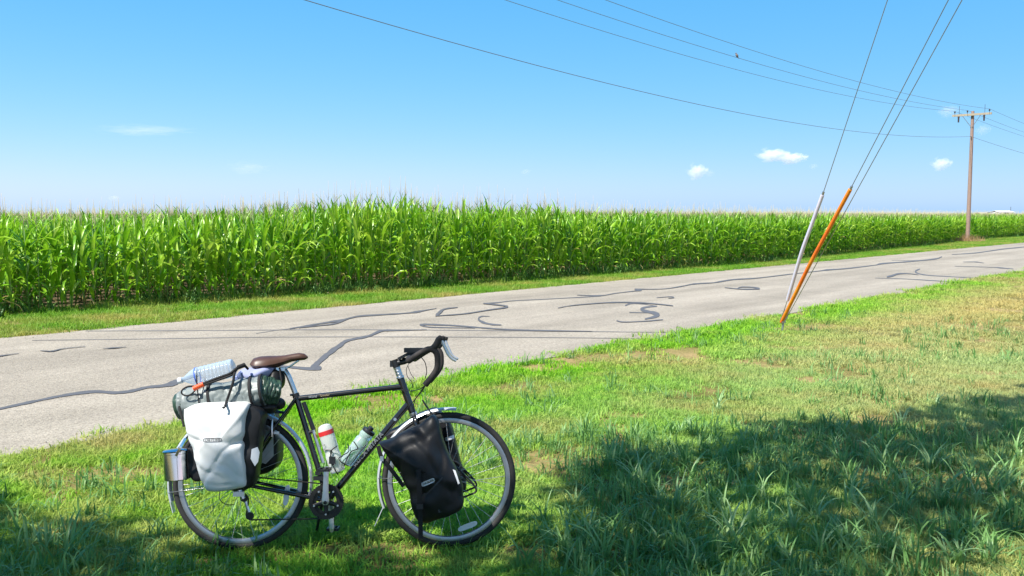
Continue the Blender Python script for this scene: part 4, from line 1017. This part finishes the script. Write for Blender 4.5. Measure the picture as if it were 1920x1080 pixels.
# ------------------------------------------------------------------ luggage
def resample(pl, n):
    P = catmull([Vector((a, b, 0)) for a, b in pl] + [Vector((*pl[0], 0))], 6); L_ = [0]
    for a, b in zip(P, P[1:]): L_.append(L_[-1] + (b - a).length)
    out = []; j = 0
    for i in range(n):
        d_ = L_[-1] * i / n
        while L_[j + 1] < d_: j += 1
        out.append(P[j].lerp(P[j + 1], (d_ - L_[j]) / max(1e-9, L_[j + 1] - L_[j])))
    return out
def pillow(outline, off0, off1, bulge, wr=.006, n=72, rings=9, seed=0, fr=11, round_=.02, side=-1, flip=False, folds=0, creases=()):
    """outline in pixels as seen on the near face; a stuffed bag between planes off0 and off1"""
    P = [BP(p.x, p.y, off1) for p in resample(outline, n)]; c = sum(P, Vector()) / n
    cz = [([BP(x_, y_, off1) for x_, y_ in pl_], dp_, wd_) for pl_, dp_, wd_ in creases]
    lay = [(1 - round_ * .5 / .15, off0, 0), (1.0, off0 + (off1 - off0) * .15, 0), (1.0, off0 + (off1 - off0) * .5, 0), (1.0, off1 - .03, 0), (.975, off1 - .012, 0), (.94, off1 - .003, 0)]
    for k in range(1, rings + 1): lay.append((.94 * (1 - k / (rings + .0)) if k < rings else 0.0, off1, bulge * (1 - (1 - k / rings) ** 2)))
    vs = []
    for s_, of, b in lay:
        for p in P:
            q = c + (p - c) * s_; nz = 0
            if wr:
                w3 = Vector((q.x * fr, of * fr, q.z * fr)) + Vector((seed * 5.1, 0, 0))
                nz = wr * (noise.noise(w3) * 1.4 + noise.noise(Vector((w3.x * 1.1 + w3.z * 1.7, seed, w3.z * .5 - w3.x * .4)) * 1.3) * 1.2 + .5 * noise.noise(w3 * 2.7))
                if folds: nz += -folds * max(0, .25 - abs(noise.noise(Vector((q.x * 4 - q.z * 5, seed, q.x * 5 + q.z * 2)))))
            for pl_, dp_, wd_ in cz:
                best = 9; sgn = 0
                for a_, b_ in zip(pl_, pl_[1:]):
                    ab = Vector((b_.x - a_.x, b_.z - a_.z)); ap = Vector((q.x - a_.x, q.z - a_.z)); t_ = max(0, min(1, ap.dot(ab) / ab.length_squared)); dd = ap - ab * t_
                    if dd.length < best: best = dd.length; sgn = 1 if ab.x * ap.y - ab.y * ap.x > 0 else -1
                nz += .42 * -dp_ * math.exp(-(best / wd_) ** 2) + (.22 * dp_ * math.exp(-((best - 2 * wd_) / wd_ / 1.6) ** 2) if sgn > 0 else 0)
            nzf = nz if of >= off1 - .03 else nz * .4
            d_ = (p - c).normalized()
            vs.append(Vector((q.x + d_.x * nz * .6, side * (of + b + nzf), q.z + d_.z * nz * .6)))
    fs = [(i * n + k, i * n + (k + 1) % n, (i + 1) * n + (k + 1) % n, (i + 1) * n + k) for i in range(len(lay) - 1) for k in range(n)]
    fs.append(tuple(range(n - 1, -1, -1)))
    return MB().add(vs, fs)
def lug(name, label, cat, px, py, off, group=None):
    b = BP(px, py, off); return thing(name, label, cat, b, BX, group)
white_out = [(341, 768), (360, 760), (385, 755.5), (411, 754), (440, 755), (464, 759), (459, 785), (457, 812), (455, 835), (458, 870), (461, 905), (456, 917), (435, 921), (400, 923), (384, 921), (375, 902), (366, 878), (356, 848), (348, 822), (343, 795)]
black_out = [(352, 770), (400, 760), (440, 758), (478, 764), (492, 775), (488, 800), (484, 830), (480, 870), (474, 905), (463, 918), (430, 921), (396, 921), (385, 908), (370, 860), (356, 815)]
bag = lug('pannier', 'large white waterproof pannier hanging on the right of the rear rack', 'pannier', 420, 922, .18, 'panniers')
part(pillow(black_out, .085, .215, .0, .006, seed=3), 'back_body', 'black_tarp', bag)
WMB = pillow(white_out, .150, .235, .036, .005, n=128, rings=24, seed=1, fr=6.5, folds=.03, creases=(
    ([(460, 824), (440, 832), (422, 846), (408, 866)], .013, .010), ([(345, 815), (362, 822), (380, 828)], .008, .008), ([(362, 868), (385, 884), (410, 890)], .009, .010),
    ([(380, 905), (410, 911), (440, 908)], .006, .008), ([(415, 760), (423, 785), (420, 812)], .006, .012), ([(350, 835), (366, 852), (372, 870)], .006, .008)))
part(WMB, 'front_cover', 'white_tarp', bag)
def conform(o, body, lift=.0016):                   # drape a flat mark over the bag's near face
    base = BINV @ WM[o.name].translation
    fv = [(v.x - base.x, v.z - base.z, v.y - base.y) for v in body.v if v.y < -.2]
    arr = np.array(fv)
    for v in o.data.vertices:
        d2 = (arr[:, 0] - v.co.x) ** 2 + (arr[:, 1] - v.co.z) ** 2; k = np.argsort(d2)[:4]; w8 = 1 / (d2[k] + 1e-7)
        v.co.y = float((arr[k, 2] * w8).sum() / w8.sum()) - lift
def off_badge(parent, px, py, off, w_, h_, txt, size, m1, m2, tilt=0, mat_t=None, ring=True, body=None):
    c = BP(px, py, off); e1 = Vector((math.cos(tilt), 0, math.sin(tilt))); e2 = Vector((-e1.z, 0, e1.x))
    m = MB(); n_ = 28
    def rr_(s, y): 
        out = []
        for k in range(n_):
            a = 2 * math.pi * k / n_; ca, sa = math.cos(a), math.sin(a)
            out.append(c + e1 * (math.copysign(abs(ca) ** .35, ca) * (w_ - s)) + e2 * (math.copysign(abs(sa) ** .5, sa) * (h_ - s)) + YA * y)
        return out
    if ring:
        m.add(rr_(0, -.001) + rr_(.0025, -.001), [(k, (k + 1) % n_, n_ + (k + 1) % n_, n_ + k) for k in range(n_)]); ob = part(m, 'badge_outline', m1, parent, False)
    else:
        ob = part(m.add(rr_(0, -.0005) + rr_(h_ * .5, -.0005), [(k, (k + 1) % n_, n_ + (k + 1) % n_, n_ + k) for k in range(n_)] + [tuple(range(n_, 2 * n_))]), 'badge', m1, parent, False)
    o = c - e1 * (w_ * .82) - e2 * (h_ * .02)
    mt = Matrix(((e1.x, e2.x, 0, o.x), (e1.y, e2.y, -1, o.y - .0015), (e1.z, e2.z, 0, o.z), (0, 0, 0, 1)))
    tx = text_mesh('badge_lettering', txt, size, M[m2], parent, mt, BX)
    if body is not None: conform(ob, body, .0016); conform(tx, body, .0028)
off_badge(bag, 396, 826, .287, .044, .0098, 'ORTLIEB', .0185, 'print', 'print', body=WMB)
part(MB().tube([BP(345, 800, .21), BP(338, 770, .2), BP(336, 762, .19)], .006, 6), 'side_strap', 'black_cloth', bag)
part(MB().tube(catmull([BP(466, 760, .2), BP(478, 763, .17), BP(486, 775, .15), BP(480, 790, .15)]), .010, 8, flat=.4), 'roll_closure', 'black_tarp', bag)
rfl = [(472, 842), (483, 838), (487, 848), (484, 866), (478, 874), (470, 860)]
def patch(pl, off, name, mat, parent, th=.002):
    P = [BP(a, b, off) for a, b in pl]; n_ = len(P)
    part(MB().add(P + [p - YA * th for p in P], [tuple(range(n_, 2 * n_)), tuple(range(n_ - 1, -1, -1))] + [(k, (k + 1) % n_, n_ + (k + 1) % n_, n_ + k) for k in range(n_)]), name, mat, parent, False)
patch(rfl, .225, 'reflective_patch', 'reflex_grey', bag)
# left rear pannier, seen through the wheel
lo = [(415, 745), (500, 745), (508, 765), (516, 800), (521, 840), (519, 868), (505, 886), (480, 893), (440, 894), (415, 880)]
bag2 = lug('pannier', 'black pannier with pale panel on the left of the rear rack seen through the wheel', 'pannier', 470, 893, -.1, 'panniers')
mm = pillow(lo, -.27, -.10, .01, .004, seed=8); part(mm, 'body', 'black_tarp', bag2)
patch([(488, 772), (511, 775), (512, 800), (513, 855), (498, 870), (488, 866)], -.075, 'pale_panel', 'reflex_grey', bag2)
# black front pannier on the near side
fo = [(708, 832), (735, 822), (770, 805), (800, 786), (812, 781), (820, 792), (832, 830), (848, 868), (866, 910), (870, 935), (866, 954), (845, 968), (815, 980), (798, 986), (784, 980), (772, 955), (760, 918), (745, 888), (728, 860)]
bag3 = lug('pannier', 'black waterproof pannier on the right of the front wheel with a hanging strap', 'pannier', 820, 985, .2, 'panniers')
FMB = pillow(fo, .09, .225, .05, .006, n=112, rings=18, seed=5, fr=7, folds=.045, creases=(([(728, 850), (760, 838), (795, 822), (818, 800)], .010, .012), ([(775, 830), (800, 850), (822, 890)], .012, .012), ([(770, 936), (805, 922), (832, 895)], .006, .006), ([(845, 870), (838, 900), (850, 935)], .007, .010)))
part(FMB, 'body', 'black_tarp', bag3)
def strap(pts, w_, name, mat, parent, th=.0018):
    P = catmull([BP(*p) for p in pts], 5); vs = []
    for i, p in enumerate(P):
        t = (P[min(i + 1, len(P) - 1)] - P[max(i - 1, 0)]).normalized(); s = t.cross(YA).normalized()
        vs += [p + s * w_, p - s * w_, p - s * w_ - YA * th, p + s * w_ - YA * th]
    fs = [(4 * i + q, 4 * i + (q + 1) % 4, 4 * i + 4 + (q + 1) % 4, 4 * i + 4 + q) for i in range(len(P) - 1) for q in range(4)] + [(0, 1, 2, 3), tuple(4 * len(P) - 4 + q for q in (3, 2, 1, 0))]
    part(MB().add(vs, fs), name, mat, parent, False)
strap([(784, 880, .290), (786, 910, .296), (787, 945, .282), (788, 972, .258), (789, 1010, .25)], .011, 'front_strap', 'black_cloth', bag3)
part(MB().box(BP(787, 950, .288), (.016, .005, .012)), 'buckle', 'blackmetal', bag3, False)
strap([(709, 836, .232), (716, 858, .236), (737, 885, .236), (757, 912, .236)], .010, 'side_strap', 'black_cloth', bag3)
part(MB().box(BP(716, 860, .242), (.008, .003, .012)), 'strap_buckle', 'alloy', bag3, False)
off_badge(bag3, 802, 906, .294, .034, .0105, 'ORTLIEB', .0145, 'reflex_grey', 'black_cloth', R(22), None, False, FMB)
patch([(849, 880), (854, 882), (862, 906), (859, 908)], .232, 'reflective_patch', 'reflector', bag3)
strap([(770, 938, .272), (800, 925, .288), (818, 908, .288), (830, 895, .276)], .0035, 'piping', 'blackmetal', bag3)
text_mesh('small_print', 'ol', .02, M['print'], bag3, on_tube(BP(823, 955, .272), BP(828, 968, .272), .002), BX)
# far-side front pannier
fo2 = [(a + 10, b - 12) for a, b in fo]
bag4 = lug('pannier', 'black pannier on the left of the front wheel mostly hidden behind the near one', 'pannier', 820, 960, -.1, 'panniers')
part(pillow([(720, 815), (800, 770), (826, 775), (846, 800), (860, 860), (872, 900), (866, 930), (810, 955), (775, 930), (740, 870)], -.24, -.095, .01, .005, seed=9), 'body', 'black_tarp', bag4)
part(MB().tube([BP(836, 800, -.07), BP(846, 830, -.07)], .022, 12), 'rolled_top', 'black_tarp', bag4)
part(MB().tube([BP(842, 818, -.065), BP(844, 824, -.065)], .025, 12), 'clip', 'reflex_grey', bag4)

# roll of camping gear across the rack
tent = lug('camping_roll', 'grey green camping roll strapped on top of the rear rack', 'camping roll', 430, 768, .08)
def roll(mb, a, b, r0, r1, seed, amp=.06, K=28, n=18, close=(1, 1)):
    t = (b - a).normalized(); u = (ZA - t * t.z).normalized(); v = t.cross(u); vs = []
    for i in range(n + 1):
        q = i / n; e = 1.0
        if close[0] and q < .12: e = math.sqrt(max(.02, 1 - (1 - q / .12) ** 2))
        if close[1] and q > .88: e = math.sqrt(max(.02, 1 - ((q - .88) / .12) ** 2))
        for k in range(K):
            an = 2 * math.pi * k / K; d_ = u * math.cos(an) + v * math.sin(an); r_ = (r0 + (r1 - r0) * q) * e
            nn = noise.noise((a.lerp(b, q) + d_ * r_) * 14 + Vector((seed * 3, 0, 0))) + .6 * noise.noise(Vector((q * 3, an * 2.2, seed))) - 3.2 * max(0, .16 - abs(noise.noise(Vector((q * 5.5 + an * .7, an * 1.6 - q * 3, seed * 2 + 1)))))
            vs.append(a.lerp(b, q) + d_ * r_ * (1 + amp * nn))
    fs = [(i * K + k, i * K + (k + 1) % K, (i + 1) * K + (k + 1) % K, (i + 1) * K + k) for i in range(n) for k in range(K)] + [tuple(range(K - 1, -1, -1)), tuple(n * K + k for k in range(K))]
    return mb.add(vs, fs)
part(roll(MB(), BP(392, 752, .1), BP(497, 733, .1), .083, .080, 1, .11, 72, 60, close=(0, 0)), 'tarp_wrap', 'tarp_grey', tent)
part(roll(MB(), BP(334, 760, .08), BP(412, 745, .09), .070, .083, 2, .13, 56, 36), 'stuff_sack', 'tarp_grey', tent)
part(roll(MB(), BP(486, 733, .095), BP(527, 738, .07), .078, .058, 4, .2, 48, 30), 'rolled_end', 'tarp_green', tent)
part(roll(MB(), BP(332, 762, .07), BP(352, 758, .075), .062, .072, 7, .1), 'sack_end', 'tarp_green', tent)
for px, py, r_ in ((400, 749, .0865), (476, 737, .084), (494, 734, .083)):
    c = BP(px, py, .1); t = (BP(497, 733, .1) - BP(392, 752, .1)).normalized()
    part(MB().ring(c, t, [(r_ + .0005, -.006), (r_ + .004, -.006), (r_ + .004, .006), (r_ + .0005, .006)], 36), 'compression_strap', 'black_cloth', tent)
part(blob(MB(), BP(497, 764, .08), (.06, .06, .03), None, .2, 14, seed=3), 'loose_fold', 'black_tarp', tent)
part(blob(MB(), BP(523, 757, .05), (.032, .045, .031), None, .05, 9, seed=4), 'rolled_pad', 'black_tarp', tent)
jk = lug('jacket', 'pale blue folded jacket tucked behind the saddle', 'jacket', 475, 712, 0)
part(blob(MB(), BP(478, 702, .02), (.092, .075, .040), (Vector((.97, 0, .22)), YA, Vector((-.22, 0, .97))), .28, 13, 30, 20, 2), 'folded_body', 'jacket', jk)
part(blob(MB(), BP(447, 712, .0), (.03, .05, .02), None, .2, 13, seed=6), 'sleeve', 'jacket', jk)
bk = lug('black_bag', 'black soft bag squeezed between the saddle and the camping roll', 'bag', 517, 750, 0)
part(blob(MB(), BP(518, 713, .0), (.042, .07, .06), None, .16, 12, 26, 18, 5), 'bag_body', 'black_tarp', bk)
part(MB().tube([BP(524, 690, .03), BP(528, 715, .065), BP(520, 742, .06)], .004, 6), 'bag_strap', 'black_cloth', bk)
# clear water bottle lashed on top
wb = lug('water_bottle', 'large clear plastic water bottle with white cap lying on the camping roll', 'water bottle', 385, 718, .1)
a_, b_ = BP(340, 713, .11), BP(440, 689, .11); t_ = (b_ - a_).normalized(); Lb = (b_ - a_).length
pr = [(.0135, 0), (.0135, .018), (.022, .03), (.036, .055), (.044, .075)]
h_ = .085
while h_ < Lb - .03: pr += [(.046, h_), (.046, h_ + .009), (.0435, h_ + .012), (.0435, h_ + .016)]; h_ += .019
pr += [(.046, Lb - .02), (.044, Lb - .006), (.030, Lb), (0, Lb - .004)]
part(MB().lathe(a_, t_, pr, 28), 'bottle_body', 'pet', wb)
part(MB().lathe(a_ - t_ * .016, t_, [(0, 0), (.0145, 0), (.0155, .003), (.0155, .018), (.0137, .019)], 18), 'cap', 'cap_white', wb)
part(MB().lathe(a_, t_, [(.0445, .077), (.0468, .080), (.0468, .084), (.0462, .0845)], 28), 'label_edge', simple('blue_label', (.05, .12, .5), .4), wb)
# cable lock
lk = lug('cable_lock', 'black cable lock with an orange sleeve and loop end lying on the roll', 'cable lock', 400, 722, .17)
part(MB().tube(catmull([BP(*p) for p in ((366, 724, .18), (352, 725, .175), (342, 731, .17), (341, 738, .17), (350, 742, .175), (360, 738, .18), (368, 729, .185))], 6), .0042, 8), 'cable_loop', 'black_cloth', lk)
part(MB().tube([BP(363, 729, .183), BP(382, 720, .183)], .0125, 12), 'sleeve', 'orange', lk)
part(MB().tube(catmull([BP(*p) for p in ((380, 720, .183), (405, 710, .185), (430, 701, .18), (442, 692, .17), (452, 685, .15), (459, 686, .13), (465, 692, .11))], 6), .0065, 8), 'cable', 'black_cloth', lk)
part(MB().tube(catmull([BP(*p) for p in ((382, 722, .186), (405, 714, .187), (428, 706, .185), (440, 700, .17))], 6), .0055, 8), 'cable_return', 'black_cloth', lk)
part(MB().tube([BP(446, 689, .165), BP(459, 684, .14)], .011, 10), 'lock_head', 'black_cloth', lk)
for nm, pts, lab in (('bungee_cord', ((372, 693, .08), (369, 695, .135), (369, 715, .165), (371, 738, .17), (373, 758, .17)), 'thin black bungee cord over the clear water bottle'),
                     ('bungee_cord', ((446, 690, .1), (440, 699, .175), (437, 716, .195), (430, 738, .2), (425, 752, .2), (422, 762, .265)), 'thick black bungee strap hooked over the white pannier')):
    t = thing(nm, lab, 'bungee cord', BP(*pts[-1]), BX, 'bungee cords')
    part(MB().tube(catmull([BP(*p) for p in pts], 6), .003 if 'thin' in lab else .0065, 8), 'cord', 'black_cloth', t)
    part(MB().tube(catmull([BP(*pts[-1]), BP(pts[-1][0] - 2, pts[-1][1] + 3, pts[-1][2] + .006), BP(pts[-1][0] - 5, pts[-1][1] + 1, pts[-1][2] + .008)], 4), .0045, 8), 'hook', 'blackmetal', t)
# cooking pot behind the white pannier
pot = lug('cooking_pot', 'polished steel cooking pot with lid hanging behind the white pannier', 'cooking pot', 335, 902, .12)
pb = BP(334, 899, .12); pax = (BP(331, 846, .12) - pb).normalized(); ph = (BP(331, 846, .12) - pb).length
part(MB().lathe(pb, pax, [(0, 0), (.060, 0), (.064, .004), (.064, ph - .012), (.066, ph - .010), (.066, ph)], 36), 'pot_body', 'steel', pot)
part(MB().lathe(pb, pax, [(.067, ph - .002), (.068, ph + .004), (.060, ph + .010), (.02, ph + .013), (0, ph + .013)], 36), 'lid', 'steel', pot)
strap([(329, 857, .188), (338, 840, .195), (348, 822, .19)], .006, 'handle', 'steel', pot, .004)
part(MB().box(BP(329, 856, .187), (.010, .006, .008)), 'handle_bracket', 'steel', pot, False)
part(pillow([(352, 838), (368, 842), (374, 870), (378, 900), (360, 902), (350, 870)], .05, .13, .0, .003, n=40, seed=2), 'pot_sleeve', 'black_tarp', pot)  # dark piece along the right side of the pot
# two drinking bottles in their cages
def bottle(a, b, r, name, label, body, top, band=None, capmat='blackmetal'):
    t = (b - a).normalized(); L_ = (b - a).length
    o = thing(name, label, 'drinking bottle', a, BX, 'drinking bottles')
    if band:
        part(MB().lathe(a, t, [(0, 0), (r * .9, 0), (r, .006), (r, L_ * .36), (r * .93, L_ * .40), (r * .93, L_ * .46), (r, L_ * .5), (r, L_ * .78)], 26), 'bottle_body', body, o)
        part(MB().lathe(a, t, [(r, L_ * .781), (r * 1.03, L_ * .782), (r * 1.03, L_ * .87), (r, L_ * .871)], 26), 'band', band, o)
        part(MB().lathe(a, t, [(r * .98, L_ * .871), (r * .95, L_ * .91), (r * .8, L_ * .97), (r * .4, L_), (0, L_ * 1.005)], 26), 'dome_cap', 'milky', o)
        mt = on_tube(a + t * L_ * .62 - t.cross(YA) * .0, b, r); mt = Matrix.Translation(Vector((0, -.001, 0))) @ on_tube(BP(602, 835, .0), BP(618, 830, .0), r + .001)
        text_mesh('bottle_print', 'elite', .016, M['print'], o, mt, BX)
    else:
        part(MB().lathe(a, t, [(0, 0), (r * .9, 0), (r, .006), (r, L_ * .64), (r * .86, L_ * .68), (r * .86, L_ * .72), (r, L_ * .76), (r * .9, L_ * .84)], 26), 'bottle_body', body, o)
        part(MB().lathe(a, t, [(r * .92, L_ * .84), (r * .95, L_ * .86), (r * .9, L_ * .92), (r * .4, L_ * .94), (r * .4, L_), (0, L_ * 1.005)], 26), 'screw_cap', capmat, o)
    m = MB(); nb = -YA
    ax1 = t.cross(YA).normalized()
    for s in (-1, 1):
        m.tube(catmull([a + YA * s * .012 - ax1 * (-r - .006) * 0 + t * .0 - t * .006, a + YA * s * (r + .004) - t * .004, a + YA * s * (r + .006) + t * L_ * .3 + ax1 * r * .3, a + YA * s * (r + .005) + t * L_ * .45 - ax1 * r * .2, a + YA * s * r * .8 + t * L_ * .52 + ax1 * r * .85], 5), .0028, 6)
    if band:
        m.tube(catmull([BP(*q) for q in ((632, 836, .043), (621, 845, .046), (620, 852, .046), (622, 866, .046), (626, 872, .046))], 5), .0026, 6); m.box(BP(623, 863, .046), (.016, .004, .018))
    else:
        m.tube(catmull([BP(*q) for q in ((652, 832, .036), (654, 846, .043), (644, 853, .045), (635, 860, .045), (642, 868, .043), (653, 873, .04), (660, 868, .04), (675, 848, .04), (686, 834, .036))], 5), .0026, 6)
    part(m, 'bottle_cage', 'blackmetal')
    return o
bottle(BP(634, 884), BP(607, 796), .0385, 'drinking_bottle', 'milky white drinking bottle with a red band on the seat tube', 'milky', 'milky', 'red')
bottle(BP(649, 868), BP(697, 801), .0365, 'drinking_bottle', 'pale aqua drinking bottle with a black cap on the down tube', 'aqua', 'aqua')
# frame pump along the seat tube
pp = lug('frame_pump', 'slim black and silver frame pump clipped beside the seat tube', 'pump', 605, 870, .02)
part(MB().tube([BP(569, 754, .012), BP(588, 806, .012)], .0115, 12), 'barrel', 'blackmetal', pp)
part(MB().tube([BP(585, 800, .012), BP(606, 868, .012)], .0085, 12), 'shaft', 'alloy', pp)
part(MB().tube([BP(576, 812, 0), BP(590, 808, .012)], .009, 8), 'pump_clip', 'blackmetal', pp)
